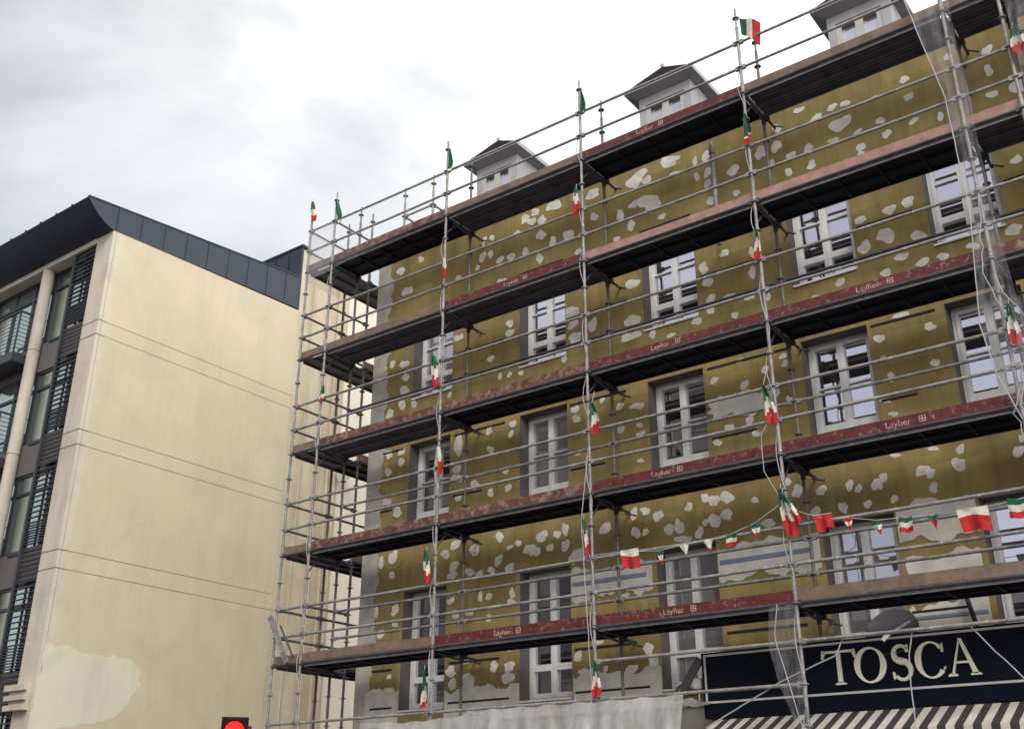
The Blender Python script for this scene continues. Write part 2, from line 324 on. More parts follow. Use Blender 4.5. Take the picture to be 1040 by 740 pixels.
# adhesive patches
PATCH = [(5.19,10.05,0.135,0.125),(5.21,9.82,0.121,0.087),(5.61,9.68,0.091,0.122),(5.24,9.53,0.133,0.11),(6.36,9.25,0.172,0.082),(6.41,9.54,0.154,0.106),(6.44,10.23,0.125,0.097),(3.34,8.22,0.073,0.073),(3.88,8.23,0.071,0.072),(3.84,8.05,0.064,0.066),(2.63,8.09,0.107,0.186),(2.61,7.64,0.106,0.073),(2.61,7.46,0.135,0.085),(3.03,7.26,0.102,0.083),(3.38,7.85,0.08,0.066),(3.74,7.39,0.07,0.058),(3.78,7.07,0.069,0.069),(3.39,7.05,0.071,0.07),(2.66,7.09,0.089,0.06),(5.21,8.2,0.078,0.069),(5.23,8.02,0.077,0.069),(6.09,8.05,0.091,0.05),(6.38,7.99,0.084,0.05),(6.1,7.64,0.072,0.055),(6.46,7.49,0.082,0.049),(6.45,7.64,0.059,0.044),(5.25,7.41,0.064,0.045),(5.76,8.25,0.056,0.051),(2.57,10.28,0.112,0.068),(3.36,9.63,0.075,0.065),(3.8,9.2,0.058,0.05),(3.58,9.22,0.059,0.051),(3.8,10.23,0.089,0.066),(3.8,10.03,0.089,0.078),(4.06,9.17,0.05,0.056),(5,9.19,0.067,0.061),(3.61,11.19,0.107,0.048),(2.61,6.24,0.117,0.08),(3.05,6.08,0.121,0.09),(2.38,6.1,0.082,0.092),(3.6,6.23,0.09,0.078),(4,6.06,0.067,0.049),(3.82,6.02,0.068,0.038),(4.48,6.1,0.13,0.081),(4.25,5.91,0.118,0.108),(4.38,5.86,0.091,0.064),(4.8,6.09,0.07,0.069),(4.96,6.15,0.069,0.096),(4.96,5.88,0.088,0.084),(4.65,5.89,0.083,0.059),(3.58,5.83,0.075,0.093),(3.82,5.67,0.087,0.076),(2.59,5.86,0.095,0.09),(2.56,5.71,0.095,0.079),(2.95,5.71,0.092,0.072),(3.17,5.65,0.084,0.055),(3.43,5.67,0.089,0.055),(5.73,6.04,0.119,0.083),(6.27,6.2,0.069,0.097),(6.48,6.2,0.074,0.071),(6.7,6.09,0.084,0.085),(6.29,5.89,0.08,0.091),(6.46,5.87,0.062,0.05),(6.88,5.85,0.077,0.089),(7.05,5.86,0.076,0.118),(2.54,5.26,0.079,0.061),(3.19,5.26,0.055,0.076),(3.38,5.24,0.062,0.065),(3.87,5.23,0.06,0.074),(3.85,5.08,0.079,0.074),(2.65,5.02,0.107,0.065),(2.95,5.02,0.077,0.065),(3.38,4.88,0.054,0.069),(6.47,5.08,0.078,0.116),(6.04,4.93,0.08,0.049),(5.31,5.06,0.078,0.085),(5.55,5.08,0.1,0.06),(5.17,5.67,0.147,0.114),(5.3,5.7,0.122,0.103),(5.16,4.1,0.083,0.077),(5.25,3.86,0.082,0.062),(6.42,4.1,0.098,0.078),(6.1,3.82,0.099,0.083),(6.49,3.91,0.097,0.109),(5.55,4.3,0.087,0.058),(3.5,4.08,0.086,0.081),(3.82,4.05,0.116,0.08),(2.57,4.07,0.112,0.084),(2.62,3.86,0.097,0.083),(2.96,3.88,0.136,0.133),(2.88,4.23,0.138,0.052),(3.79,3.88,0.116,0.1),(3.79,4.33,0.065,0.031),(6.47,3.68,0.085,0.081),(5.65,3.87,0.046,0.052),(7.82,8.08,0.063,0.062),(8.32,7.88,0.069,0.069),(7.88,6.18,0.103,0.089),(7.66,6.17,0.087,0.089),(7.52,6.23,0.07,0.066),(7.24,6.14,0.072,0.062),(8.32,6.06,0.058,0.047),(6.27,6.21,0.072,0.085),(6.48,6.21,0.066,0.068),(6.7,6.09,0.084,0.075),(6.28,5.88,0.072,0.084),(6.47,5.87,0.066,0.05),(6.88,5.86,0.069,0.091),(7.05,5.85,0.077,0.114),(7.85,5.92,0.102,0.072),(7.65,5.86,0.095,0.104),(7.5,5.86,0.057,0.048),(7.39,5.72,0.061,0.096),(8.98,6.08,0.086,0.085),(9.33,6.03,0.076,0.069),(9.22,5.74,0.065,0.075),(8.84,6.24,0.056,0.063),(7.8,7.06,0.079,0.051),(8.44,7.07,0.067,0.05),(8.01,7.26,0.078,0.055),(8.49,5.69,0.113,0.062),(7.11,5.66,0.125,0.057),(7.93,7.58,0.263,0.095),(8.37,7.53,0.254,0.085),(8.35,7.29,0.068,0.075),(9.01,7.48,0.049,0.058),(6.49,7.96,0.069,0.055),(6.47,7.64,0.059,0.054),(6.46,7.51,0.069,0.045),(6.44,7.04,0.068,0.035),(10.12,5.97,0.072,0.088),(10.22,6.05,0.057,0.059),(10.74,6.05,0.089,0.072),(10.84,5.99,0.068,0.057),(11.22,6.04,0.092,0.085),(11.22,5.96,0.078,0.049),(11.27,6.24,0.053,0.068),(10.93,6.32,0.061,0.033),(10.42,6.33,0.064,0.037),(9.74,6.03,0.063,0.064),(9.86,5.96,0.044,0.06),(9.61,5.73,0.063,0.074),(9.96,5.72,0.05,0.059),(10.32,5.73,0.053,0.054),(10.85,5.79,0.06,0.064),(10.52,7.46,0.054,0.063),(11.96,6.07,0.062,0.076),(12.04,6.24,0.043,0.062),(10.39,7.13,0.087,0.023),(10.48,6.92,0.064,0.031),(11.14,10.1,0.096,0.074),(10.86,10.07,0.09,0.079),(10.75,9.67,0.12,0.12),(11.2,9.51,0.101,0.084),(10.42,9.58,0.085,0.113),(10.42,10.05,0.093,0.053),(10.92,9.25,0.095,0.055),(11.2,9.07,0.086,0.062),(11.48,9.07,0.07,0.065),(10.67,9.07,0.063,0.075),(9.99,9.13,0.063,0.069),(10.44,8.08,0.067,0.069),(11.15,8.07,0.077,0.059),(11.14,7.52,0.062,0.054),(10.5,7.46,0.061,0.059),(10.79,8.35,0.123,0.04),(10.45,7.78,0.051,0.028),(12.44,9.16,0.103,0.079),(11.9,9.1,0.088,0.048),(7.79,10.09,0.085,0.097),(7.84,9.82,0.089,0.095),(8.18,10.24,0.078,0.067),(8.66,10.09,0.058,0.094),(8.63,9.74,0.066,0.102),(7.88,9.49,0.083,0.084),(7.86,9.3,0.065,0.075),(8.18,9.43,0.118,0.056),(8.27,9.09,0.063,0.059),(7.6,9.18,0.08,0.079),(8.54,9.32,0.088,0.046),(6.47,10.2,0.078,0.091),(6.4,9.21,0.102,0.068),(6.78,9.18,0.06,0.086),(7.12,9.06,0.077,0.038),(6.82,11.75,0.198,0.128),(7.09,11.33,0.061,0.062),(8.02,11.29,0.067,0.091),(7.83,8.08,0.063,0.066),(8.32,7.87,0.061,0.069),(8.68,8.05,0.059,0.069),(8.98,8.19,0.066,0.038),(9,8.06,0.05,0.055),(8.29,8.3,0.07,0.031),(9.6,9,0.081,0.035),(8.85,9.23,0.043,0.063),(12.6,12.16,0.074,0.076),(12.56,11.8,0.058,0.096),(12.54,11.39,0.069,0.068),(11.39,12.2,0.078,0.057),(11.41,11.87,0.081,0.056),(10.94,11.63,0.075,0.056),(11,11.36,0.069,0.066),(10.33,11.84,0.157,0.138),(10.24,12.2,0.08,0.059),(10.45,12.18,0.078,0.052),(9.97,12.11,0.096,0.071),(10.59,11.29,0.062,0.078),(10.58,11.18,0.052,0.044),(9.77,11.6,0.081,0.081),(9.79,11.29,0.071,0.08),(10.19,11.59,0.079,0.052),(9.7,12.39,0.083,0.054),(11.42,11.42,0.071,0.049),(10.58,11.58,0.062,0.045),(9.48,11.59,0.073,0.082),(11.15,10.1,0.106,0.088),(10.86,10.07,0.099,0.084),(10.43,10.08,0.084,0.064),(12.66,10.21,0.066,0.069),(10.9,12.07,0.066,0.046),(12.05,12.3,0.052,0.067),(11.8,11.33,0.052,0.064),(7.3,12.38,0.197,0.104),(6.58,12.24,0.142,0.145),(6.72,12.35,0.154,0.079),(6.84,12.17,0.082,0.091),(7.8,11.86,0.053,0.075),(8,12.19,0.076,0.101),(8.01,11.87,0.076,0.087),(7.99,11.65,0.07,0.074),(8.47,11.72,0.101,0.097),(8.49,11.27,0.05,0.072),(6.79,11.76,0.139,0.141),(6.87,11.6,0.1,0.102),(6.56,11.78,0.115,0.071),(7,11.61,0.087,0.076),(8.02,11.29,0.063,0.085),(6.26,11.66,0.065,0.13),(7.07,11.35,0.074,0.075),(6.47,11.37,0.083,0.089),(9.3,12.2,0.075,0.085),(9.25,11.87,0.096,0.096),(8.97,11.86,0.087,0.12),(9.47,11.6,0.083,0.082),(9.77,11.59,0.087,0.081),(9.41,11.31,0.062,0.07),(9.76,11.31,0.066,0.075),(9.14,11.59,0.048,0.071),(10.24,12.2,0.075,0.065),(9.67,12.41,0.084,0.048),(9.96,12.12,0.091,0.071),(10.3,11.85,0.147,0.115),(10.19,11.59,0.069,0.057),(7.38,12.09,0.085,0.045),(7.79,12.18,0.048,0.076),(3.16,12.21,0.08,0.072),(3.36,12.21,0.063,0.065),(3.13,11.86,0.088,0.1),(3.33,11.86,0.071,0.078),(3.56,11.65,0.077,0.077),(3.83,11.62,0.084,0.097),(4.17,11.62,0.082,0.082),(4.5,11.37,0.087,0.094),(4.32,12.23,0.09,0.084),(4.55,12.18,0.088,0.097),(4.53,11.86,0.11,0.096),(4.8,11.63,0.079,0.095),(5.15,11.62,0.119,0.12),(5.7,12.31,0.15,0.095),(4.84,12.39,0.159,0.111),(4.4,12.41,0.104,0.07),(4.17,12.35,0.106,0.085),(6.85,12.2,0.076,0.091),(5.72,11.82,0.081,0.08),(6.25,11.65,0.078,0.117),(6.17,11.2,0.078,0.045),(5.35,11.22,0.069,0.065),(3.96,12.09,0.069,0.063),(3.01,11.66,0.064,0.057),(2.53,11.6,0.066,0.057),(3.58,11.21,0.061,0.048),(1.17,11.72,0.148,0.093),(0.55,11.99,0.125,0.096),(0.98,12.68,0.067,0.057),(3.12,12.22,0.1,0.091),(3.17,11.79,0.099,0.074),(0.96,12.25,0.095,0.096),(1.18,10.09,0.117,0.08),(0.86,10.17,0.073,0.074),(1.51,12.35,0.074,0.071),(1.18,10.07,0.118,0.09),(1.23,9.79,0.094,0.082),(1.21,9.52,0.117,0.094),(1.17,9.22,0.086,0.112),(0.85,9.11,0.103,0.087),(1.48,9.18,0.084,0.08),(2.38,9.14,0.058,0.048),(0.62,10.14,0.074,0.104),(1.21,8.25,0.076,0.072),(0.88,8.26,0.093,0.084),(1.22,8.04,0.091,0.071),(0.89,7.9,0.085,0.083),(0.87,7.32,0.122,0.081),(1.17,7.07,0.112,0.091),(3.32,8.24,0.067,0.056),(3.06,7.27,0.074,0.054),(1.12,6.22,0.107,0.12),(0.82,6.17,0.068,0.11),(2.37,6.1,0.074,0.086),(1.11,5.89,0.08,0.064),(0.77,5.25,0.06,0.087),(1.23,5.25,0.085,0.105),(1.24,5,0.078,0.057),(0.9,4.85,0.086,0.085),(0.67,5.01,0.08,0.053),(1.16,4.09,0.051,0.046),(1.18,3.84,0.127,0.072)]
rnd = random.Random(3)
ok = lambda x, z, rx, rz: not any(x0-rx*.8 < x < x1+rx*.8 and z0-rz*.8 < z < z1+rz*.8 for (x0, x1) in cols for (z0, z1, _) in rows) and x-rx > BX0+.02
seen = []
for k, (x, z, rx, rz) in enumerate(PATCH):
    if any(abs(x-a) < .09 and abs(z-c) < .09 for a, c in seen): continue
    for (x0, x1) in cols:                         # nudge beside the openings
        for (z0, z1, _) in rows:
            if z0-.05 < z < z1+.05:
                if x0-rx < x < (x0+x1)/2: x = x0-rx*1.05-.01
                elif (x0+x1)/2 <= x < x1+rx: x = x1+rx*1.05+.01
    if not ok(x, z, rx, rz): continue
    seen.append((x, z)); w.poly(blob(x, z, rx, rz, F-.004-.0004*(k % 6)), 3)
for k in range(120):                              # the part beyond the camera's reach, and thin filling
    x = rnd.uniform(12.6, 21.8); z = rnd.uniform(3.4, 12.6); r_ = rnd.uniform(.06, .14)
    if ok(x, z, r_, r_): w.poly(blob(x, z, r_, r_*rnd.uniform(.7, 1.5), F-.007-.0003*(k % 5)), 3)
# skim coats with ragged edges
def ragged(x0, x1, zb, zt, y, amp=.06, step=.045, top=True, bottom=False, right=False, left=False):
    step = .045; k = [random.uniform(0, 6.28) for _ in range(8)]; P = []
    def e(s, q): return amp*(.55*math.sin(5.3*s+k[q])+.45*math.sin(12.1*s+k[q+1])+.25*math.sin(27*s+k[q+2]))+random.uniform(-.2, .2)*amp
    n = max(2, int((x1-x0)/step)); m_ = max(2, int((zt-zb)/step))
    P += [(x0+(x1-x0)*i/n, y, zb+(e(x0+(x1-x0)*i/n, 0) if bottom and 0 < i < n else 0)) for i in range(n)]
    P += [(x1+(e(zb+(zt-zb)*i/m_, 1) if right and 0 < i < m_ else 0), y, zb+(zt-zb)*i/m_) for i in range(m_)]
    P += [(x1+(x0-x1)*i/n, y, zt+(e(x1+(x0-x1)*i/n, 3) if top and 0 < i < n else 0)) for i in range(n)]
    P += [(x0+(e(zt+(zb-zt)*i/m_, 5) if left and 0 < i < m_ else 0), y, zt+(zb-zt)*i/m_) for i in range(m_)]
    return P
w.poly(ragged(BX0+.003, .74, WALLB, WALLT, F-.0075, amp=.07, step=.16, top=False, right=True), 1)
for x0, x1, h in ((.6, 1.41, 3.86), (2.45, 4.02, 3.78), (5.06, 6.62, 3.82), (7.66, 9.26, 3.42), (10.3, 11.37, 3.5), (12.4, 13.98, 3.7), (15.02, 16.58, 3.7), (17.62, 19.18, 3.7)):
    w.poly(ragged(x0, x1, WALLB, h, F-.009, amp=.07), 5)
for x0, x1, zb, zt in ((5.06, 6.55, 4.98, 5.42), (7.66, 9.22, 4.95, 5.44), (10.31, 11.34, 5.12, 5.62), (12.4, 13.9, 5.0, 5.6)):
    w.poly(ragged(x0, x1, zb, zt, F-.0105, amp=.075, bottom=True, left=False, right=False), 5)
    w.box((x0+.03, F-.022, 5.19 if x0 < 10 else 5.36), (x1-.1, F-.012, 5.25 if x0 < 10 else 5.43), 6)
for x0, x1, zb, zt in ((10.36, 11.3, 4.42, 4.92), (10.36, 11.3, 3.95, 4.3)):
    w.poly(ragged(x0, x1, zb, zt, F-.0105, amp=.075, left=True), 5); 
    w.box((x0+.03, F-.022, zb+.16), (x1-.03, F-.012, zb+.2), 6)
w.poly(ragged(7.75, 8.8, 7.42, 7.75, F-.0105, amp=.07, bottom=True, left=True, right=True), 5)
gaps = [(BX0+.4, 1.33), (2.53, 3.9), (5.1, 6.5), (7.72, 9.15), (10.34, 11.3), (12.45, 13.9), (15.1, 16.5)]
for i, (a, c) in enumerate(gaps):
    for z, fr in ((11.15, .0), (9.94, .95), (8.3, 1), (7.14, .55), (4.21, .9), (3.56, 1)):
        if z > 11:
            if i in (1, 2): w.box((cols[i][0], F-.012, 11.15), (cols[i][1]-.02, F-.003, 11.19), 4)
            continue
        e = a+(c-a)*fr*random.uniform(.8, 1)
        w.box((a, F-.013, z-.016), (e, F-.003, z+.016), 4)
w.build('wall', ['board', 'basecoat', 'reveal', 'patch', 'slot', 'bottomcoat', 'stripe'], bld)
# cornice and roof
c = MB(); c.box((BX0-.12, F-.14, WALLT+.002), (BX1+.1, F+.3, WALLT+.14)); c.build('cornice', 'dormer', bld)
rf = MB()
P = [(F-.1, WALLT+.142), (5.6, 15.6), (8.6, 16.2), (11.4, 15.6), (14.1, WALLT+.142)]
rf.prism([(BX0-.05, y, z) for y, z in P], (BX1-BX0+.1, 0, 0)); rf.build('roof', 'slate', bld)
def dormer(xa, xb):
    y0 = 1.6; yb = 5.4; zb = 12.9; zt = 14.4
    d = MB()
    for x0_, x1_ in ((xa, xa+.14), (xb-.14, xb)): d.box((x0_, y0, zb), (x1_, yb, zt))
    d.box((xa+.14, y0+.05, zb), (xb-.14, y0+.3, 13.12)); d.box((xa+.14, y0, 14.22), (xb-.14, y0+.3, zt)); d.box((xa+.14, 5.1, zb), (xb-.14, yb, zt))
    for i in range(9): d.box((xb, y0+.35+i*.4, 13.0), (xb+.012, y0+.38+i*.4, zt-.02))
    o = d.build('dormer', 'dormer', bld)
    f = MB(); a, c_ = xa+.14, xb-.14; mid = (a+c_)/2; y = y0+.02
    f.box((a, y, 13.12), (a+.09, y+.08, 14.22)); f.box((c_-.09, y, 13.12), (c_, y+.08, 14.22)); f.box((mid-.07, y, 13.12), (mid+.07, y+.08, 14.22))
    for s0, s1 in ((a+.09, mid-.07), (mid+.07, c_-.09)):
        f.box((s0, y, 14.13), (s1, y+.08, 14.22)); f.box((s0, y, 13.12), (s1, y+.08, 13.22))
        f.box((s0+.02, y-.012, 14.10), (s1-.02, y-.002, 14.13), 1)
    f.build('dormer_window', ['dormer_fr', 'frame_dark'], o)
    p = MB(); p.box((a+.09, y+.05, 13.2), (c_-.09, y+.06, 14.15)); p.build('pane', 'dormer_pane', o)
    r_ = MB(); ea, eb = xa-.2, xb+.16; ye = y0-.22
    # eave box, then hipped slate roof on it
    r_.prism([(ea, ye, 14.56), (ea+.2, y0-.0, zt+.001), (ea+.2, yb, zt+.001), (ea, yb, 14.56)], (0, 0, 0)) if False else None
    r_.add([(ea, ye, 14.47), (eb, ye, 14.47), (eb, yb, 14.47), (ea, yb, 14.47), (xa-.02, y0-.02, zt+.003), (xb+.02, y0-.02, zt+.003), (xb+.02, yb, zt+.003), (xa-.02, yb, zt+.003)],
           [(4, 5, 1, 0), (5, 6, 2, 1), (6, 7, 3, 2), (7, 4, 0, 3), (7, 6, 5, 4)])
    r_.box((ea, ye, 14.47), (eb, yb, 14.56))
    ym = y0+.1; xm = (ea+eb)/2; zr = 15.05
    r_.add([(ea+.03, ye+.03, 14.562), (eb-.03, ye+.03, 14.562), (eb-.03, yb, 14.562), (ea+.03, yb, 14.562), (xm-.05, ym+.02, zr), (xm-.05, yb, zr)],
           [(0, 1, 4), (1, 2, 5, 4), (2, 3, 5), (3, 0, 4, 5)], 1)
    r_.build('dormer_roof', ['dormer', 'slate'], o)
    fi = MB(); fi.tube([(xm-.05, ym+.04, zr-.05), (xm-.05, ym+.04, zr+.02), (xm-.05, ym+.04, zr+.05), (xm-.05, ym+.04, zr+.09)], [.025, .03, .045, .01], 8); fi.build('finial', 'dormer', o)
for xa, xb in ((2.50, 3.55), (6.46, 7.55), (10.18, 11.24), (14.1, 15.15), (18, 19.05)): dormer(xa, xb)

# ============================================================ OFFICE BUILDING (left)
XL = -7.0; YL = -.88
off = empty('office_building', (XL-4, 2, 0), 'cream rendered office building with dark zinc roof edge and louvred window bays', 'building')
b = MB(); YR = 5.2
SEAM = [(12.71, 12.34), (9.95, 9.59), (7.18, 6.78)]
b.poly([(XL, YL+.02, 0), (XL, YR, 0), (XL, YR, 15.36), (XL, YL+.02, 15.15)])
b.poly([(XL, YR, 0), (XL-12, YR, 0), (XL-12, YR, 15.3), (XL, YR, 15.36)])
b.poly([(XL-12, YR, 0), (XL-12, YL, 0), (XL-12, YL, 15.3), (XL-12, YR, 15.3)])
b.build('side_wall', 'cream', off)
j = MB()
for a, c in SEAM:
    for z in (a, c): j.box((XL-.01, YL+.25, z-.007), (XL+.002, YR, z+.007))
j.box((XL-.01, YL+.09, 4.4), (XL+.0015, YL+.10, 15.1))
j.build('wall_joints', 'joint', off)
p = MB()
ph = [(-.80, 5.16), (-.4, 5.22), (.2, 5.08), (.9, 5.14), (1.3, 5.1), (1.55, 4.9), (1.62, 4.6), (1.5, 4.4), (1.4, 4.15), (1.2, 3.95), (1.0, 3.8), (.6, 3.7), (.2, 3.62), (-.3, 3.5), (-.6, 3.2), (-.84, 3.0), (-.84, 3.6), (-.85, 4.2), (-.78, 4.7)]
PP = []
for i in range(len(ph)):
    a = ph[i]; c = ph[(i+1) % len(ph)]
    for t in (0, .25, .5, .75): PP.append((XL+.0025, max(-.86, a[0]+(c[0]-a[0])*t+random.uniform(-.04, .04)), a[1]+(c[1]-a[1])*t+random.uniform(-.04, .04)))
p.poly(PP); p.build('repainted_patch', 'fresh', off)
# rear part, tan with drain pipes, dark mansard facing the street above the main roof
b = MB(); ZR = 17.38
b.box((XL-12, YR+.01, 0), (XL-.012, 7.18, ZR)); b.box((XL-12, 7.18, 0), (XL-.03, 20, ZR), 1)
b.build('rear_wall', ['cream2', 'cream3'], off)
for y in (5.7, 6.35, 6.72, 7.0):
    t = MB(); t.tube([(XL+.05, y, 0), (XL+.05, y, ZR-.3)], .035 if y > 6 else .02, 8); t.build('drain_pipe', 'cream2', off)
b = MB()
b.box((XL-12, YR-.06, 15.4), (XL-.01, YR+.004, ZR+.08))
for i in range(20): b.box((XL-.6-i*.6, YR-.08, 15.4), (XL-.57-i*.6, YR-.062, ZR+.06), 1)
b.box((XL-12, YR-.09, ZR+.08), (XL+.03, YR+.2, ZR+.14), 1)
b.build('rear_roof_cladding', ['zinc', 'zinc_seam'], off)
# lamp on the rear wall
t = MB(); t.tube([(XL, 7.3, 10.95), (XL+.15, 7.3, 10.95)], .12, 12); t.tube([(XL+.15, 7.3, 10.95), (XL+.32, 7.1, 10.8)], .2, 14)
t.build('wall_lamp', 'pvc', off)
# front: pier, slab band, columns
b = MB()
pw = .66
b.box((XL-pw, YL, 0), (XL+.001, YL+.25, 15.14))
b.build('corner_pier', 'pier', off)
j = MB()
for a, c in SEAM:
    for z in (a, c): j.box((XL-pw-.003, YL-.004, z-.013), (XL+.004, YL+.24, z+.013))
j.build('pier_joints', 'joint', off)
b = MB()
b.box((XL-pw-.22, YL-.16, 4.24), (XL-.1, YL-.002, 4.36)); b.box((XL-pw-.10, YL-.09, 4.15), (XL-.1, YL-.002, 4.24)); b.box((XL-pw-.2, YL-.15, 4.05), (XL-.1, YL-.002, 4.15)); b.box((XL-pw-.08, YL-.08, 3.96), (XL-.1, YL-.002, 4.05)); b.box((XL-pw-.18, YL-.14, 3.85), (XL-.1, YL-.002, 3.96))
b.build('pier_capital', 'pier', off)
b = MB(); b.box((XL-12, YL-.02, 15.0), (XL-pw+.002, YL+.3, 15.14)); b.build('eaves_beam', 'pier', off)
for x in (-9.99, -12.99, -15.9):
    b = MB(); b.tube([(x, YL+.12, 0), (x, YL+.12, 15.0)], .15, 20)
    for a, c_ in SEAM: b.tube([(x, YL+.12, a-.01), (x, YL+.12, a+.01)], .153, 20, 1)
    b.build('column', ['pier', 'joint'], off)
YG = YL+.3
def bay(x0, x1, z0, z1, n=1, parent=off):
    f = MB(); t = .06
    f.box((x0, YG, z0), (x1, YG+.08, z0+t)); f.box((x0, YG, z1-t), (x1, YG+.08, z1))
    for i in range(n+1):
        x = x0+(x1-x0-t)*i/n; f.box((x, YG-.003, z0+t), (x+t, YG+.08, z1-t))
    f.box((x0+t, YG-.002, z1-.52), (x1-t, YG+.07, z1-.45))
    o = f.build('window', 'frame_dark', parent)
    p = MB(); p.box((x0+t, YG+.04, z0+t), (x1-t, YG+.05, z1-t)); p.build('pane', 'pane_teal', o)
    return o
LV = [(12.95, 14.98), (10.2, 12.15), (7.45, 9.4), (4.7, 6.65), (1.2, 3.9)]
for (z0, z1) in LV:
    bay(-9.86, XL-pw, z0, z1, 3); bay(-12.8, -9.9, z0, z1, 3); bay(-15.6, -13.17, z0, z1, 3); bay(-19, -16.2, z0, z1, 3)
for (z0, z1) in ((12.15, 12.95), (9.4, 10.2), (6.65, 7.45), (3.9, 4.7), (0, 1.2)):
    s = MB(); s.box((-19, YG-.03, z0+.002), (-8.62, YG+.1, z1-.002)); s.box((-9.6, YG-.06, z1-.05), (-8.62, YG-.031, z1-.01), 1); s.build('spandrel', ['spandrel', 'frame_dark'], off)
    s = MB()
    for i in range(7): s.box((-8.60, YL+.08, z0+.02+i*(z1-z0-.02)/7), (XL-pw-.004, YL+.12, z0+(i+1)*(z1-z0-.02)/7))
    s.build('boarded_panel', 'brownboard', off)
# sun screen of slats in front of the glass between post and pier
b = MB(); b.box((-8.68, YL+.02, 0), (-8.60, YL+.12, 14.98)); b.build('screen_post', 'frame_dark', off)
for (z0, z1) in LV:
    s = MB(); n = int((z1-z0)/.125)
    for i in range(n+1):
        z = z0+.04+i*.125; s.box((-8.6, YL+.05, z), (XL-pw-.004, YL+.10, z+.022))
        if z < z0+.42: s.box((-8.6, YL+.05, z+.06), (XL-pw-.004, YL+.10, z+.08))
    for x in (-8.33, -8.0): s.box((x, YL+.14, z0), (x+.05, YL+.18, z1))
    s.build('louvre_screen', 'frame_dark', off)
# balconies in the next bays
for (xa, xb) in ((-12.55, -10.17), (-15.5, -13.25)):
    for zf in (12.62, 9.87, 7.1, 4.35):
        o = MB(); o.box((xa, YL-.32, zf-.24), (xb, YL+.28, zf)); o = o.build('balcony', 'frame_dark', off)
        r_ = MB()
        for i in range(9): r_.tube([(xa, YL-.3, zf+.12+i*.11), (xb, YL-.3, zf+.12+i*.11)], .009, 6); r_.tube([(xb, YL-.3, zf+.12+i*.11), (xb, YL+.28, zf+.12+i*.11)], .009, 6)
        r_.box((xa, YL-.33, zf+1.1), (xb+.02, YL-.27, zf+1.14)); r_.box((xb-.03, YL-.27, zf+1.1), (xb+.02, YL+.28, zf+1.14))
        for x in (xa, (xa+xb)/2, xb-.02): r_.box((x, YL-.32, zf+.001), (x+.035, YL-.285, zf+1.1))
        r_.build('railing', 'frame_dark', o)
# roof: curved soffit, zinc band with upright seams, sloping up to the back
b = MB(); prof = []
for i in range(9):
    t = i/8; prof.append((YL-.002-.80*t, 15.145+.55*(t**1.7)))
top = [(YL-.80, 15.72), (YR-.08, 16.40), (YR-.08, 15.37)]
# soffit strip
for i in range(8):
    (y0, z0), (y1, z1) = prof[i], prof[i+1]
    b.add([(XL, y0, z0), (XL-14, y0, z0), (XL-14, y1, z1), (XL, y1, z1)], [(0, 1, 2, 3)], 1, True)
b.poly([(XL-14, YL-.80, 15.72), (XL, YL-.80, 15.72), (XL, YR-.08, 16.40), (XL-14, YR-.08, 16.40)])
b.poly([(XL, YL-.802, 15.695), (XL-14, YL-.802, 15.695), (XL-14, YL-.802, 15.72), (XL, YL-.802, 15.72)])
side = [(XL+.012, y, z) for y, z in prof]+[(XL+.012, YL-.80, 15.72), (XL+.012, YR-.08, 16.40), (XL+.012, YR-.08, 15.40)]
b.poly(side)
b.poly([(XL+.012, YL, 15.145), (XL+.012, YR-.08, 15.40), (XL-.2, YR-.08, 15.40), (XL-.2, YL, 15.145)])
ny = 9
for i in range(ny):
    y = YL+.05+i*.68; t = (y-YL+.8)/(YR-.08-YL+.8)
    b.box((XL+.012, y, 15.17+.25*t), (XL+.026, y+.02, 15.72+.68*t-.01), 2)
b.beam((XL+.0, YL-.8, 15.735), (XL+.0, YR-.08, 16.415), .06, .03, 2)
for i in range(20): b.box((XL-.7-i*.7, YL-.83, 15.70), (XL-.66-i*.7, YL-.78, 15.735), 2)
b.build('roof_edge', ['zinc', 'navy', 'zinc_seam'], off)

# ============================================================ SCAFFOLD
SX = [-.73, 0, 3.07, 6.14, 9.21, 12.28, 13.01, 16.08, 19.15]
LZ = [12.3, 10.3, 8.3, 6.3, 4.3]; YI = .73
sc = empty('facade_scaffold', (6, .35, 0), 'tube scaffold with five decks and red or bare toe boards before the ochre facade', 'scaffold')
def standard(x, y, top=14.0, mt='steel', r=.0245, zb=.04):
    b = MB(); b.tube([(x, y, zb), (x, y, 13.62)], r, 10); b.tube([(x, y, 13.62), (x, y, top)], .0175, 8)
    z = .3
    while z < 13.9:
        if z > zb: b.disc((x, y, z), .058, .010, 10)
        z += .5
    for z in (4.42, 6.42, 8.42, 10.42, 12.42): b.tube([(x, y, z-.09), (x, y, z+.09)], r+.006, 10)
    if zb < .1: b.box((x-.07, y-.07, 0.002), (x+.07, y+.07, .04))
    return b.build('standard', mt, sc)
for x in SX: standard(x, 0)
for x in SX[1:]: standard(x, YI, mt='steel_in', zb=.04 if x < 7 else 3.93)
for x, y in ((-.73, 1.09), (0, 1.09), (-.73, 3.66), (0, 3.66), (1.28, .74), (2.06, .74)):
    if x > 1:
        b = MB(); b.tube([(x, y, 12.3), (x, y, 13.62)], .0245, 10); b.tube([(x, y, 13.62), (x, y, 14.0)], .0175, 8)
        for z in (12.8, 13.3, 13.8): b.disc((x, y, z), .058, .01)
        b.build('standard', 'steel', sc)
    else: standard(x, y, mt='steel_in')
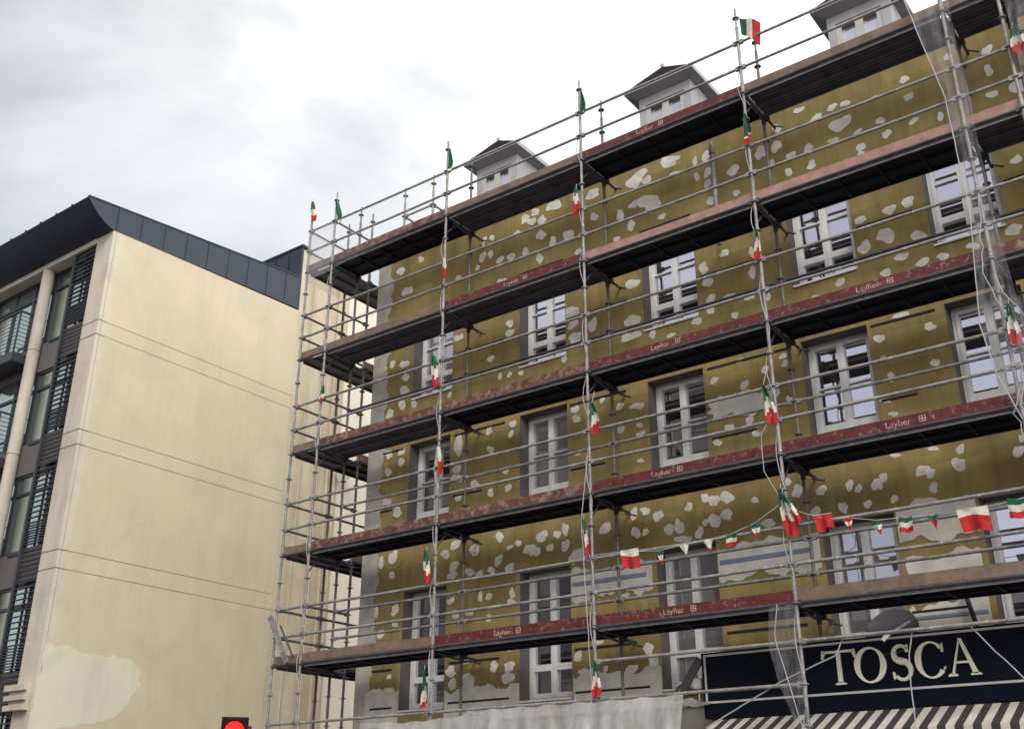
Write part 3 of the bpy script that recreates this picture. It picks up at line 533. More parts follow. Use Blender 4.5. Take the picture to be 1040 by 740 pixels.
def rail(p, q, r=.0235, name='guard_rail', mt='steel', sag=.0):
    b = MB(); p = Vector(p); q = Vector(q); d = (q-p).normalized()
    mid = (p+q)/2+Vector((0, 0, -sag))
    b.tube([p+d*.05, mid, q-d*.05], r, 10)
    for a, s_ in ((p, 1), (q, -1)): b.beam(a+d*s_*.02, a+d*s_*.085, .05, .07)
    return b.build(name, mt, sc)
for i in range(len(SX)-1):
    for zl in LZ:
        for h in (1.0, .5): rail((SX[i], -.0, zl+h), (SX[i+1], -.0, zl+h), sag=random.uniform(0, .012))
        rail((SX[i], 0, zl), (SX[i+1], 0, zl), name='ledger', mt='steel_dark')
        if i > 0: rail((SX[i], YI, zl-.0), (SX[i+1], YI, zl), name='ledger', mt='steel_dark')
    if i < 4: rail((SX[i], 0, 3.3), (SX[i+1], 0, 3.3), name='ledger')
    if i >= 3: rail((SX[i], 0, 3.82), (SX[i+1], 0, 3.82), name='ledger')
for zl in (8.25, 6.3, 4.3):
    for i in range(1, 7): rail((SX[i], YI, zl+1.0), (SX[i+1], YI, zl+1.0), name='inner_rail', mt='steel_dark' if zl > 8 else 'steel')
for i in range(1, 5): rail((SX[i], YI, 4.81), (SX[i+1], YI, 4.81), name='inner_rail')
# wing round the corner
for zl in LZ:
    for x in (-.73, 0):
        for h in (1.0, .5):
            if x < 0 or h > .7: rail((x, 0, zl+h), (x, 1.09, zl+h), name='wing_rail', mt='steel_in')
            if x < 0: rail((x, 1.09, zl+h), (x, 3.66, zl+h), name='wing_rail', mt='steel_in')
        rail((x, 1.09, zl), (x, 3.66, zl), name='wing_ledger', mt='steel_dark')
    rail((-.73, 1.09, zl), (0, 1.09, zl), name='wing_ledger', mt='steel_dark')
for h in (13.3, 12.8):
    for x in (1.28, 2.06): rail((x, .74, h), (x, 1.72, h), name='frame_tube')
    rail((1.28, .74, h), (2.06, .74, h), name='frame_tube')
b = MB(); b.tube([(1.28, 1.72, 12.6), (1.28, 1.72, 13.4)], .0245); b.tube([(2.06, 1.72, 12.6), (2.06, 1.72, 13.4)], .0245); b.build('frame_post', 'steel', sc)
# transoms, brackets, wall ties
for i, x in enumerate(SX[1:7]):
    for zl in LZ:
        b = MB(); b.beam((x, .03, zl-.005), (x, YI-.03, zl-.005), .05, .055)
        b.tube([(x+.0, .03, zl-.36), (x, .30, zl-.05)], .014, 8) if zl > 4.4 else None
        b.build('transom', 'steel_dark', sc)
        b = MB(); b.tube([(x+.06, YI-.12, zl-.08), (x+.06, F+.001, zl-.08)], .022, 8); b.tube([(x, YI, zl-.17), (x, YI, zl+.0)], .038, 8)
        b.beam((x-.02, YI, zl-.08), (x+.1, YI, zl-.08), .07, .07); b.tube([(x+.06, YI+.16, zl-.12), (x+.22, YI+.24, zl-.17)], .014, 6)
        b.tube([(x+.05, .16, zl-.1), (x+.02, .62, zl-.12)], .02, 8)
        b.build('wall_tie', 'steel_dark', sc)
# decks
def deck(x0, x1, y0, y1, zl, kind, along='x'):
    b = MB(); n = 2; g = .012
    if along == 'x':
        wd = (y1-y0-g)/n
        for k in range(n):
            a = y0+k*(wd+g)
            b.box((x0+.05, a, zl-.012), (x1-.05, a+wd, zl+.002))
            b.box((x0+.05, a, zl-.054), (x1-.05, a+.02, zl-.0125)); b.box((x0+.05, a+wd-.02, zl-.054), (x1-.05, a+wd, zl-.0125))
            if kind == 'steel':
                for q in (.08, .16, .24): b.box((x0+.05, a+q, zl-.03), (x1-.05, a+q+.022, zl-.0125))
            else:
                nn = 5
                for q in range(nn+1): xx = x0+.07+(x1-x0-.19)*q/nn; b.box((xx, a+.02, zl-.05), (xx+.035, a+wd-.02, zl-.0125))
    else:
        wd = (x1-x0-g)/n
        for k in range(n):
            a = x0+k*(wd+g)
            b.box((a, y0+.02, zl-.012), (a+wd, y1-.02, zl+.002)); b.box((a, y0+.02, zl-.054), (a+.02, y1-.02, zl-.0125)); b.box((a+wd-.02, y0+.02, zl-.054), (a+wd, y1-.02, zl-.0125))
    if along == 'x':
        b.box((x0+.04, y0-.012, zl-.054), (x1-.04, y0-.002, zl+.012), 1); b.box((x0+.04, y1+.002, zl-.054), (x1-.04, y1+.012, zl+.004), 1)
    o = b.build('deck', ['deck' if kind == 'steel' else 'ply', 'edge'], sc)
    return o
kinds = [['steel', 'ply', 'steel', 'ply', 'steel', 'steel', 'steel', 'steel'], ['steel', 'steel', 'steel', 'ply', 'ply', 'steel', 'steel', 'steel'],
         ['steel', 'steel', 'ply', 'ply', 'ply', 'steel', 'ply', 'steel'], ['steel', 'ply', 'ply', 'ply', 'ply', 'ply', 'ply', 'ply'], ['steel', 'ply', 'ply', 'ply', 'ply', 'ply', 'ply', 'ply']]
boards = [['wood', 'redworn', 'wood', 'redT', 'wood', 'wood', 'wood', 'wood'],
          ['wood', 'wood', 'redT', 'wood2', 'wood2', 'wood2', 'wood', 'red'],
          ['wood', 'redworn', 'redworn', 'redT', 'redT', 'redworn', 'wood', 'red'],
          ['wood', 'redworn', 'redworn', 'redT', 'redT2', 'redworn', 'red', 'red'],
          ['wood', 'wood', 'redT', 'redT', 'wood', 'wood', 'wood', 'wood']]
M['wood2'] = mat('pinkish_worn_board', (.34, .20, .165), .85, var=.3, vscale=4, bump=.4, stain=((.2, .09, .08), 6, .5, .7, .5))
def text_mesh(body, size, ext=.0015):
    cu = bpy.data.curves.new('t', 'FONT'); cu.body = body; cu.size = size; cu.extrude = ext; cu.align_x = 'LEFT'
    ob = bpy.data.objects.new('t', cu); COL.objects.link(ob); bpy.context.view_layer.update()
    me = bpy.data.meshes.new_from_object(ob.evaluated_get(bpy.context.evaluated_depsgraph_get()))
    bpy.data.objects.remove(ob); bpy.data.curves.remove(cu)
    return me
tm = text_mesh('Layher', .115)
def lettering(x, z, parent):
    """maker's word with its small square mark, standing on the front of a toe board"""
    b = MB()
    for p in tm.polygons: pass
    b.add([(x+v.co.x*1.05, -.0015+.004-v.co.z, z+v.co.y) for v in tm.vertices], [tuple(p.vertices) for p in tm.polygons])
    b.build('lettering', 'letter', parent); b = MB()
    xx = x+.43
    for (u0, w0, u1, w1) in ((0, 0, .085, .011), (0, .072, .085, .083), (0, .011, .011, .072), (.074, .011, .085, .072), (.011, .036, .074, .046), (.037, .011, .048, .036), (.037, .046, .048, .072)):
        b.box((xx+u0, -.001, z+w0), (xx+u1, .004, z+w1))
    b.build('maker_mark', 'letter', parent)
tpos = {(0, 3): 7.25, (1, 2): 4.45, (2, 3): 7.3, (2, 4): 10.52, (3, 3): 7.2, (3, 4): 10.65, (4, 2): 4.3, (4, 3): 7.27}
for li, zl in enumerate(LZ):
    for i in range(len(SX)-1):
        x0, x1 = SX[i], SX[i+1]
        if i == 0:
            deck(-.70, -.03, .05, 1.07, zl, 'steel', 'y'); deck(-.70, -.03, 1.11, 3.64, zl, 'ply' if li > 1 else 'steel', 'y')
        else: deck(x0, x1, .055, .70, zl, kinds[li][i])
        t = MB(); y0 = .006
        bw = random.uniform(-.016, .012)
        z0, z1 = zl+.022, zl+.172
        k = 8; a0, a1 = x0+.03, x1-.03
        for q in range(k):
            xa = a0+(a1-a0)*q/k; xb = a0+(a1-a0)*(q+1)/k
            za = bw*math.sin(math.pi*q/k); zb = bw*math.sin(math.pi*(q+1)/k)
            v = [(xa, y0, z0+za), (xb, y0, z0+zb), (xb, y0, z1+zb), (xa, y0, z1+za), (xa, y0+.03, z0+za), (xb, y0+.03, z0+zb), (xb, y0+.03, z1+zb), (xa, y0+.03, z1+za)]
            fs = [(0, 1, 2, 3), (5, 4, 7, 6), (3, 2, 6, 7), (1, 0, 4, 5)]
            if q == 0: fs.append((4, 0, 3, 7))
            if q == k-1: fs.append((1, 5, 6, 2))
            t.add(v, fs)
        bd = boards[li][i]; mt = {'redT': 'red', 'redT2': 'red'}.get(bd, bd)
        o = t.build('toe_board', mt, sc)
        if (li, i) in tpos: lettering(tpos[(li, i)], zl+.055, o)
    t = MB(); t.box((-.725, .05, zl+.022), (-.70, 1.05, zl+.172)); t.build('end_toe_board', 'wood', sc)
    if li: t = MB(); t.box((-.002, 1.13, zl+.022), (.022, 3.6, zl+.172)); t.build('end_toe_board', 'wood', sc)
# short prop between first and second lift
b = MB(); b.tube([(8.20, .86, 10.31), (8.20, .86, 12.28)], .04, 10); b.tube([(8.2, .86, 12.05), (8.2, .86, 12.2)], .055, 10); b.tube([(8.2, .86, 10.9), (8.2, .86, 10.98)], .052, 10); b.build('prop', 'steel', sc)
# loose brace leaning at the left end
b = MB(); b.beam((-.78, -.12, 5.18), (-.3, -.06, 4.32), .11, .03, up=(0, 1, 0)); b.build('leaning_plank', 'steel', sc)
b = MB(); b.tube([(-.55, -.05, 5.0), (-.2, .0, 4.42)], .018); b.build('leaning_tube', 'steel_dark', sc)
# small pale bits along the deck edges
b = MB()
for zl in LZ:
    for k in range(60):
        x = random.uniform(0, 16); r_ = random.uniform(.008, .022); b.box((x, .0, zl+.004), (x+r_*2.5, .05, zl+.004+r_))
tag(b.build('deck_edge_bits', 'white', sc), kind='stuff')

# ============================================================ CABLES, NETTING, FILM
def cable(name, pts, r, label, cat='cable', group=None, mt='cable', wob=0, seg=6):
    P = []
    for a, c in zip(pts[:-1], pts[1:]):
        a = Vector(a); c = Vector(c); n = max(2, int((c-a).length/.12)) if wob else seg
        for i in range(n):
            p = a.lerp(c, i/n)
            if wob: p += Vector((random.uniform(-wob, wob), random.uniform(-wob*.4, wob*.4), 0))
            P.append(p)
    P.append(Vector(pts[-1])); b = MB(); b.tube(P, r, 6)
    return tag(b.build(name, mt), label, cat, group)
for x, z0, z1, lab in ((3.07, 3.0, 12.2, 'pale rope wound down the scaffold pole left of the two middle window columns'), (6.14, 3.2, 13.2, 'pale rope wound down the scaffold pole nearest the picture centre'), (9.21, 2.6, 13.1, 'pale rope wound down the tall scaffold pole left of the sign lettering'), (0.0, 3.3, 12.4, 'pale rope wound down the last scaffold pole but one at the left end')):
    pts = []; n = 60
    for i in range(n+1):
        z = z1+(z0-z1)*i/n; a = i*.9; am = .03 if (i//7) % 2 else .055
        pts.append((x+am*math.cos(a)-.02, -.02+.035*math.sin(a), z))
    b = MB(); b.tube(pts, .006, 6); tag(b.build('rope', 'cable'), lab, 'rope', 'ropes wound round the scaffold poles')
cable('cable', [(6.14, -.05, 6.9), (6.0, -.06, 5.9), (6.1, -.05, 3.4)], .007, 'thin cable hanging in a loop beside the central pole below the third deck', wob=.006)
cable('cable', [(9.2, -.05, 6.95), (8.98, -.06, 6.6), (8.97, -.06, 6.1), (9.2, -.05, 5.6)], .006, 'thin cable loop left of the tall pole above the bunting knot', wob=.004)
cable('cable', [(8.98, -.06, 4.3), (8.9, -.06, 3.9), (9.08, -.06, 3.1), (9.2, -.05, 2.6)], .007, 'thin cable running down from the lowest deck across the blank sign half', wob=.004)
cable('cable', [(7.8, .03, 2.85), (8.9, .04, 3.36), (9.65, .04, 3.62), (9.75, .04, 3.82)], .009, 'pale cable rising from the awning across the sign to the letter T', wob=.004)
cable('cable', [(10.61, .05, 3.84), (10.52, .05, 3.55), (10.50, .05, 3.2), (10.48, .05, 2.7)], .008, 'thin cable hanging down between the letters S and C', wob=.008)
cable('cable', [(11.24, .05, 3.84), (11.5, .05, 3.5), (11.9, .05, 3.0)], .008, 'thin cable slanting down over the sign right of the letter A', wob=.006)
cable('cable', [(12.3, -.05, 9.2), (12.15, -.08, 8.1), (12.5, -.06, 7.0), (12.2, -.05, 6.2), (12.5, -.05, 5.0)], .008, 'bundle strand dangling from the right end poles beside the plastic film', wob=.03)
cable('cable', [(12.28, -.05, 8.0), (12.6, -.08, 7.2), (12.3, -.06, 6.4), (12.38, -.05, 5.2)], .008, 'second strand crossing the dangling bundle at the right end poles', wob=.03)
def drape(name, mt, L, Rr, nx, label, cat, amp=.05, folds=3.0, top=None):
    """L, Rr: lists of points down the left and right edge"""
    b = MB(); V = []; n = len(L)
    def at(P, t):
        k = t*(n-1); i = min(int(k), n-2); return Vector(P[i]).lerp(Vector(P[i+1]), k-i)
    ny = 28; ph = random.uniform(0, 6)
    for j in range(ny+1):
        for i in range(nx+1):
            a = at(L, j/ny); c = at(Rr, j/ny); u = i/nx; p = a.lerp(c, u)
            e = math.sin(math.pi*u)
            p = p+Vector((0, -1, 0))*amp*e*(math.sin(folds*u*6.28+ph+j*.35)+.6*math.sin(j*.9+u*9))
            V.append(p)
    b.add(V, [(j*(nx+1)+i, j*(nx+1)+i+1, (j+1)*(nx+1)+i+1, (j+1)*(nx+1)+i) for j in range(ny) for i in range(nx)], 0, True)
    return tag(b.build(name, mt), label, cat)
drape('plastic_film', 'film', [(11.80, -.12, 12.9), (12.0, -.12, 11.6), (12.13, -.12, 10.79), (12.16, -.12, 8.98), (12.02, -.12, 7.39), (12.1, -.1, 6.71), (12.28, -.08, 6.1)],
      [(12.42, -.1, 13.2), (12.4, -.1, 11.7), (12.42, -.1, 10.8), (12.42, -.1, 9), (12.5, -.1, 7.4), (12.5, -.1, 6.7), (12.4, -.08, 6.05)], 14, 'long clear plastic film hanging down the second pole from the right', 'plastic sheet', .035, 2)
cable('hem_rope', [(11.80, -.13, 12.9), (12.0, -.13, 11.6), (12.13, -.13, 10.79), (12.16, -.13, 8.98), (12.02, -.13, 7.39), (12.1, -.11, 6.71), (12.28, -.09, 6.1)], .008, 'pale rolled edge of the long hanging plastic film', 'rope', wob=.003)
drape('plastic_film', 'film', [(12.98, -.1, 13.6), (13.05, -.1, 12.5), (13.1, -.1, 11.7), (13.1, -.1, 10.9)], [(13.5, -.1, 13.7), (13.7, -.1, 12.6), (13.6, -.1, 11.7), (13.2, -.1, 10.8)], 14, 'torn clear plastic film at the upper right corner by the outermost pole', 'plastic sheet', .05, 2.5)
drape('plastic_film', 'film', [(8.85, -.04, 4.28), (8.8, -.05, 3.8), (8.9, -.05, 3.3), (9.15, -.04, 2.6)], [(9.2, -.04, 4.28), (9.2, -.05, 3.8), (9.22, -.05, 3.3), (9.22, -.04, 2.6)], 10, 'narrow clear plastic film hanging over the sign beside the tall pole', 'plastic sheet', .02, 1.5)
b = MB(); b.poly([(-.72, -.035, 13.28), (-.01, -.035, 13.28), (-.01, -.035, 12.1), (-.72, -.035, 12.1)]); b.poly([(-.765, -.03, 13.3), (-.765, -.03, 12.1), (-.765, 1.08, 12.1), (-.765, 1.08, 13.3)])
tag(b.build('safety_net', 'net'), 'fine white safety net closing the top left end bay', 'netting')
drape('safety_net', 'net_thin', [(.02, -.04, 13.3), (.03, -.04, 12.7), (.0, -.04, 12.1)], [(3.05, -.04, 13.3), (3.05, -.04, 12.95), (3.04, -.04, 12.5)], 20, 'sheer net strip stretched between the top rails right of the end bay', 'netting', .01, 1)

# tarpaulin over the shop hoarding
b = MB(); V = []; nx, ny = 90, 16
for j in range(ny+1):
    for i in range(nx+1):
        x = 1.6+5.95*i/nx; t = j/ny
        topz = 3.27+.012*math.sin(i*.8)-(.10 if i < 34 else 0)*(1-abs(i-17)/40)
        z = topz-(1.5*t)
        fold = .05*math.sin(i*.55+2*t)+.03*math.sin(i*1.3-5*t+1)+.05*math.sin(i*.21+t*9)
        y = -.06-.30*t-(.20*t if i > 70 else 0)+fold*min(1, t*3+.15)
        V.append((x, y, z))
b.add(V, [(j*(nx+1)+i, j*(nx+1)+i+1, (j+1)*(nx+1)+i+1, (j+1)*(nx+1)+i) for j in range(ny) for i in range(nx)], 0, True)
V = [(1.6+5.95*i/nx, -.06+.9*j/4, 3.262-.09*(1-math.cos(i*.9))*.2-(.10 if i < 34 else 0)*(1-abs(i-17)/40)-.04*math.sin(j*1.3+i*.3)**2) for j in range(5) for i in range(nx+1)]
b.add(V, [(j*(nx+1)+i, (j+1)*(nx+1)+i, (j+1)*(nx+1)+i+1, j*(nx+1)+i+1) for j in range(4) for i in range(nx)], 0, True)
tag(b.build('tarpaulin', 'tarp'), 'wrinkled white plastic tarpaulin draped below the lowest scaffold rail', 'tarpaulin')

# ============================================================ SIGN, AWNING, DISH
SY = .80
sg = empty('shop_sign', (10.5, SY+.1, 3.2), 'dark navy shop fascia sign with silver trim and cream serif lettering', 'sign')
SX0, SX1, SZ0, SZ1 = 7.40, 14.6, 3.04, 3.92
b = MB(); b.box((SX0, SY, SZ0), (SX1, F+.02, SZ1)); b.build('sign_panel', 'sign', sg)
b = MB(); w_ = .028
b.box((SX0+.04, SY-.012, 3.865), (SX1-.04, SY-.001, 3.865+w_)); b.box((SX0+.04, SY-.012, 3.235), (SX1-.04, SY-.001, 3.235+w_)); b.box((SX0+.04, SY-.012, 3.235+w_), (SX0+.04+w_, SY-.001, 3.865)); b.box((SX1-.04-w_, SY-.012, 3.235+w_), (SX1-.04, SY-.001, 3.865))
b.build('sign_trim', 'signline', sg)
H = .43; ZB = 3.355
def stroke(b, pts, x0, sc_=1.0):
    pass
def lp(b, polys, x0):
    for P in polys: b.prism([(x0+x*H, SY-.028, ZB+z*H) for x, z in P], (0, .026, 0))
def ring(b, x0, cx, cz, rx, rz, thick, thin, a0=0, a1=360, n=40, slant=0):
    """band whose width swells at the sides like roman capitals"""
    for i in range(n):
        t0 = R(a0+(a1-a0)*i/n); t1 = R(a0+(a1-a0)*(i+1)/n); q = []
        for t in (t0, t1):
            wd = 1.22*thin+(thick*1.18-thin*1.22)*abs(math.cos(t+R(slant)))**1.6
            q.append(((cx+rx*math.cos(t), cz+rz*math.sin(t)), (cx+(rx-wd)*math.cos(t), cz+(rz-min(wd, wd*.8))*math.sin(t))))
        lp(b, [[q[0][0], q[1][0], q[1][1], q[0][1]]], x0)
def serif(cx, z, w_=.13, up=1): return [(cx-w_, z), (cx+w_, z), (cx+w_, z+.035*up), (cx+.07, z+.075*up), (cx-.07, z+.075*up), (cx-w_, z+.035*up)]
# T
b = MB(); lp(b, [[(.47, .05), (.60, .05), (.60, .93), (.47, .93)], serif(.535, 0, .16), [(.06, .93), (1.01, .93), (1.01, 1.0), (.06, 1.0)],
   [(.0, .76), (.055, .76), (.12, .93), (.06, 1.03), (.02, .98)], [(1.02, .76), (1.075, .76), (1.06, .98), (1.01, 1.03), (.95, .93)]], 9.16)
b.build('letter', 'gold', sg)
b = MB(); ring(b, 9.59, .48, .5, .48, .52, .15, .055, slant=12); b.build('letter', 'gold', sg)
# S: two arcs
b = MB()
sp = []
for i in range(41):
    t = i/40
    if t < .5: a = R(35+235*(t/.5)); x = .30+.21*math.cos(a); z = .755+.215*math.sin(a)
    else: a = R(90-235*((t-.5)/.5)); x = .30+.235*math.cos(a); z = .27+.255*math.sin(a)
    sp.append((x, z))
for i in range(40):
    w0 = .045+.055*math.exp(-((i/40-.5)/.2)**2); w1 = .045+.055*math.exp(-(((i+1)/40-.5)/.2)**2)
    (xa, za), (xb, zb) = sp[i], sp[i+1]; dx, dz = xb-xa, zb-za; l_ = math.hypot(dx, dz) or 1; nx_, nz_ = -dz/l_, dx/l_
    lp(b, [[(xa-nx_*w0, za-nz_*w0), (xb-nx_*w1, zb-nz_*w1), (xb+nx_*w1, zb+nz_*w1), (xa+nx_*w0, za+nz_*w0)]], 10.07)
lp(b, [[(.44, .78), (.52, .78), (.52, 1.0), (.45, .96)], [(.06, .24), (.0, .24), (.02, .02), (.09, .07)]], 10.07)
b.build('letter', 'gold', sg)
b = MB(); ring(b, 10.36, .47, .5, .46, .52, .15, .05, 42, 318, 34, slant=8); lp(b, [[(.78, .70), (.84, .70), (.84, .96), (.78, .86)], [(.78, .16), (.84, .24), (.86, .30), (.80, .26)]], 10.36)
b.build('letter', 'gold', sg)
b = MB(); lp(b, [[(.40, 1.03), (.49, 1.03), (.84, .04), (.70, .04)], [(.40, .97), (.445, 1.0), (.17, .04), (.11, .04)], [(.24, .34), (.62, .34), (.60, .40), (.26, .40)], serif(.14, 0, .13), serif(.77, 0, .15)], 10.74)
b.build('letter', 'gold', sg)
# awning
aw = MB(); x = 7.60; k = 0
while x < 14.6:
    w_ = .1
    q = lambda t, y, z, sx=0: (t+sx, y, z)
    x2 = min(x+w_, 14.6)
    for (ya, za, yb_, zb_) in ((SY-.03, 3.015, .12, 2.74), (.12, 2.74, .10, 2.52)):
        aw.add([(x, ya, za), (x2, ya, za), (x2, yb_, zb_), (x, yb_, zb_)], [(0, 1, 2, 3)], k % 2)
        aw.add([(x, ya, za-.006), (x2, ya, za-.006), (x2, yb_, zb_-.006), (x, yb_, zb_-.006)], [(3, 2, 1, 0)], k % 2)
    x = x2; k += 1
ar = empty('awning', (11, .5, 2.8), 'grey and cream striped awning sloping out below the shop sign', 'awning')
aw.build('canopy', ['awn_w', 'awn_d'], ar)
b = MB(); b.tube([(7.6, .14, 2.56), (14.6, .14, 2.56)], .025); b.tube([(7.75, F, 2.75), (7.75, .15, 2.58)], .02); b.tube([(14.4, F, 2.75), (14.4, .15, 2.58)], .02); b.build('awning_frame', 'frame_dark', ar)
# satellite dish standing behind the sign
ds = empty('satellite_dish', (10.08, .8, 3.925), 'grey satellite dish behind the top edge of the sign', 'satellite dish')
b = MB(); V = []; nr, na = 8, 28; axis = Vector((-.05, -.86, .42)).normalized(); ux = Vector((1, 0, 0)); ux = (ux-axis*ux.dot(axis)).normalized(); uz = ux.cross(axis)*-1
cc = Vector((10.08, .93, 3.98))
for j in range(nr+1):
    for i in range(na):
        r_ = .36*j/nr; t = 2*math.pi*i/na; V.append(cc+ux*r_*math.cos(t)+uz*r_*math.sin(t)*.95+axis*(r_*r_*.55-.07))
b.add(V, [(j*na+i, j*na+(i+1) % na, (j+1)*na+(i+1) % na, (j+1)*na+i) for j in range(nr) for i in range(na)], 0, True)
b.build('dish', 'dish', ds)
b = MB(); b.tube([cc+Vector((.25, -.02, .1)), (10.24, .55, 3.93), (10.16, .45, 3.85)], .014); b.tube([(10.17, .46, 3.87), (10.11, .43, 3.80)], [.035, .028]); b.build('feed_arm', 'pvc', ds)
b = MB(); b.tube([(10.08, .98, 3.9), (10.08, .99, 3.93), cc-axis*.06], .02); b.build('mount', 'frame_dark', ds)
b = MB(); b.beam((11.05, .9, 4.42), (11.14, .9, 3.925), .05, .05); b.beam((11.05, .9, 4.4), (11.05, F, 4.4), .05, .05)
tag(b.build('bracket', 'frame_dark'), 'dark steel stay standing on the sign right of the satellite dish', 'bracket')
b = MB(); b.beam((7.05, .85, 3.45), (7.36, .85, 3.86), .11, .05, up=(0, 1, 0)); b.beam((7.1, .85, 3.5), (7.1, F, 3.4), .05, .05); b.tube([(7.0, .8, 3.3), (7.0, .86, 3.46), (7.09, .86, 3.5)], .06)
tag(b.build('metal_arm', 'dish'), 'grey folded metal arm fixed to the wall left of the sign', 'metal arm')
b = MB(); b.box((7.20, .88, 3.46), (7.33, F, 3.60)); b.box((7.21, .87, 3.47), (7.32, .879, 3.59)); b.tube([(7.26, .95, 3.3), (7.26, .95, 3.46)], .012); b.build('x', 'dish') if False else tag(b.build('junction_box', 'pvc'), 'small pale junction box beside the left end of the sign', 'junction box')

# ============================================================ FLAGS
def cloth(b, p0, p1, wd, seed, style=0, cut=(.36, .66)):
    rr = random.Random(seed); p0 = Vector(p0); p1 = Vector(p1); n = 18; mm_ = 6
    d = p1-p0; side = Vector((1, 0, 0)); V = []
    for j in range(n+1):
        t = j/n
        if style == 0: pr_ = (.18+1.05*t**.7) if t < .75 else 1.0-.25*(t-.75)/.25
        else: pr_ = 1
        for i in range(mm_+1):
            u = i/mm_-.5+.25
            fold = .18*wd*math.sin(u*9+seed+t*2.5)
            V.append(p0+d*t+side*((u-.08*math.sin(t*4+seed))*wd*pr_)+Vector((0, fold-.015*t, 0))+Vector((0, 0, rr.uniform(-.012, .012) if j in (0, n) else 0))+Vector((0, 0, .12*wd*math.sin(i*1.7+seed)*t)))
    for j in range(n):
        for i in range(mm_):
            jj = j+1.6*math.sin(i*1.3+seed); mi = 0 if jj < n*cut[0] else (1 if jj < n*cut[1] else 2)
            b.add([V[j*(mm_+1)+i], V[j*(mm_+1)+i+1], V[(j+1)*(mm_+1)+i+1], V[(j+1)*(mm_+1)+i]], [(0, 1, 2, 3)], mi, True)
FL = [((-.70, -.06, 14.0), (-.62, -.06, 13.46), .2, 'tricolour flag topping the leftmost scaffold pole'),
 ((.06, -.06, 13.72), (.17, -.06, 13.15), .2, 'limp flag, mostly green, below the tip of the second pole from the left'),
 ((3.13, -.06, 13.76), (3.17, -.06, 13.22), .16, 'limp flag, mostly green, atop the pole left of the first dormer'),
 ((6.2, -.06, 13.72), (6.24, -.06, 13.22), .15, 'limp flag, mostly green, atop the pole between the first and second dormers'),
 ((13.09, -.06, 11.55), (13.14, -.06, 11.1), .26, 'flag hanging at the outermost right pole just below the top deck'),
 ((3.11, -.06, 11.36), (3.12, -.06, 10.9), .12, 'thin rolled flag on the rope pole just above the second deck, left of centre'),
 ((6.04, -.06, 11.75), (5.98, -.06, 11.18), .2, 'flag with bright red end just under the top deck at the central pole'),
 ((9.2, -.06, 11.9), (9.2, -.06, 11.3), .15, 'dark green crumpled flag just under the top deck on the tall pole'),
 ((9.2, -.06, 9.83), (9.18, -.06, 9.27), .14, 'narrow flag twisted round the tall pole below the second deck'),
 ((.1, -.06, 9.53), (.05, -.06, 9.2), .12, 'tiny dark rolled flag on the second pole from the left'),
 ((2.92, -.06, 9.42), (2.97, -.06, 8.78), .22, 'spread flag at the pole beside the leftmost window column, second window row from the top'),
 ((3.1, -.06, 7.66), (3.13, -.06, 7.14), .19, 'flag with hidden green end on the left rope pole, above the fourth deck'),
 ((6.22, -.06, 7.74), (6.27, -.06, 7.2), .2, 'flag on a slanting stick at the central pole'),
 ((9.06, -.06, 7.34), (9.16, -.06, 6.74), .2, 'flag on a slanting stick at the tall pole above the fourth deck'),
 ((12.36, -.08, 7.6), (12.36, -.08, 7.04), .15, 'flag hanging among the dangling strands at the right edge'),
 ((2.9, -.06, 5.88), (2.93, -.06, 5.32), .2, 'flag at the left rope pole just above the rail over the lowest deck'),
 ((6.02, -.06, 5.93), (6.07, -.06, 5.34), .14, 'narrow flag at the central pole just above the bunting'),
 ((2.94, -.06, 3.96), (2.95, -.06, 3.36), .14, 'flag hanging low on the left rope pole above the tarpaulin'),
 ((6.15, -.06, 3.84), (6.18, -.06, 3.33), .17, 'flag hanging low on the central pole above the tarpaulin'),
 ((9.16, -.06, 5.82), (9.27, -.06, 5.14), .19, 'large drooping flag knotted at the tall pole where the bunting crosses'),
 ((9.2, -.1, 5.74), (9.40, -.1, 5.3), .17, 'second flag beside the knot of the bunting at the tall pole')]
for k, (p0, p1, wd, lab) in enumerate(FL):
    o = empty('flag', p0, lab, 'flag', 'small green white and red flags tied to the scaffold poles')
    b = MB(); cloth(b, p0, p1, wd*(.72+.35*((k*7) % 5)/5), k*1.3, cut={1: (.8, 1.1), 2: (.8, 1.1), 3: (.95, 1.1), 5: (-.2, .45), 7: (.7, .75), 9: (.5, .75), 11: (-.2, .45), 6: (.25, .5), 17: (.5, .75), 19: (.3, .6)}.get(k, (.36, .64))); b.build('cloth', ['green', 'white', 'redf'], o)
    b = MB(); q = Vector(p0); tl = .17 if k in (12, 13) else .06
    b.tube([q+Vector((tl*.5, 0, tl)), q+Vector((-tl*.3, .02, -.22))], .006, 6); b.build('stick', 'stick', o)
# the flying flag at the top of the tall pole
o = empty('flag', (9.25, -.02, 13.7), 'unfurled flag flying from the top of the tall pole against the sky', 'flag', 'small green white and red flags tied to the scaffold poles')
b = MB(); A, B_, C_, D_ = Vector((9.27, 0, 13.78)), Vector((9.62, -.02, 13.50)), Vector((9.57, -.02, 13.06)), Vector((9.27, 0, 13.46))
V = []; n = 12
for j in range(7):
    for i in range(n+1):
        u = i/n; v = j/6; p = A.lerp(B_, u).lerp(D_.lerp(C_, u), v); V.append(p+Vector((0, .03*math.sin(u*7+v), .03*math.sin(u*3.14))))
for j in range(6):
    for i in range(n):
        b.add([V[j*(n+1)+i], V[j*(n+1)+i+1], V[(j+1)*(n+1)+i+1], V[(j+1)*(n+1)+i]], [(0, 1, 2, 3)], min(2, i*3//n), True)
b.build('cloth', ['green', 'white', 'redf'], o)
b = MB(); b.tube([(9.25, 0, 13.82), (9.25, 0, 13.42)], .006, 6); b.build('stick', 'stick', o)
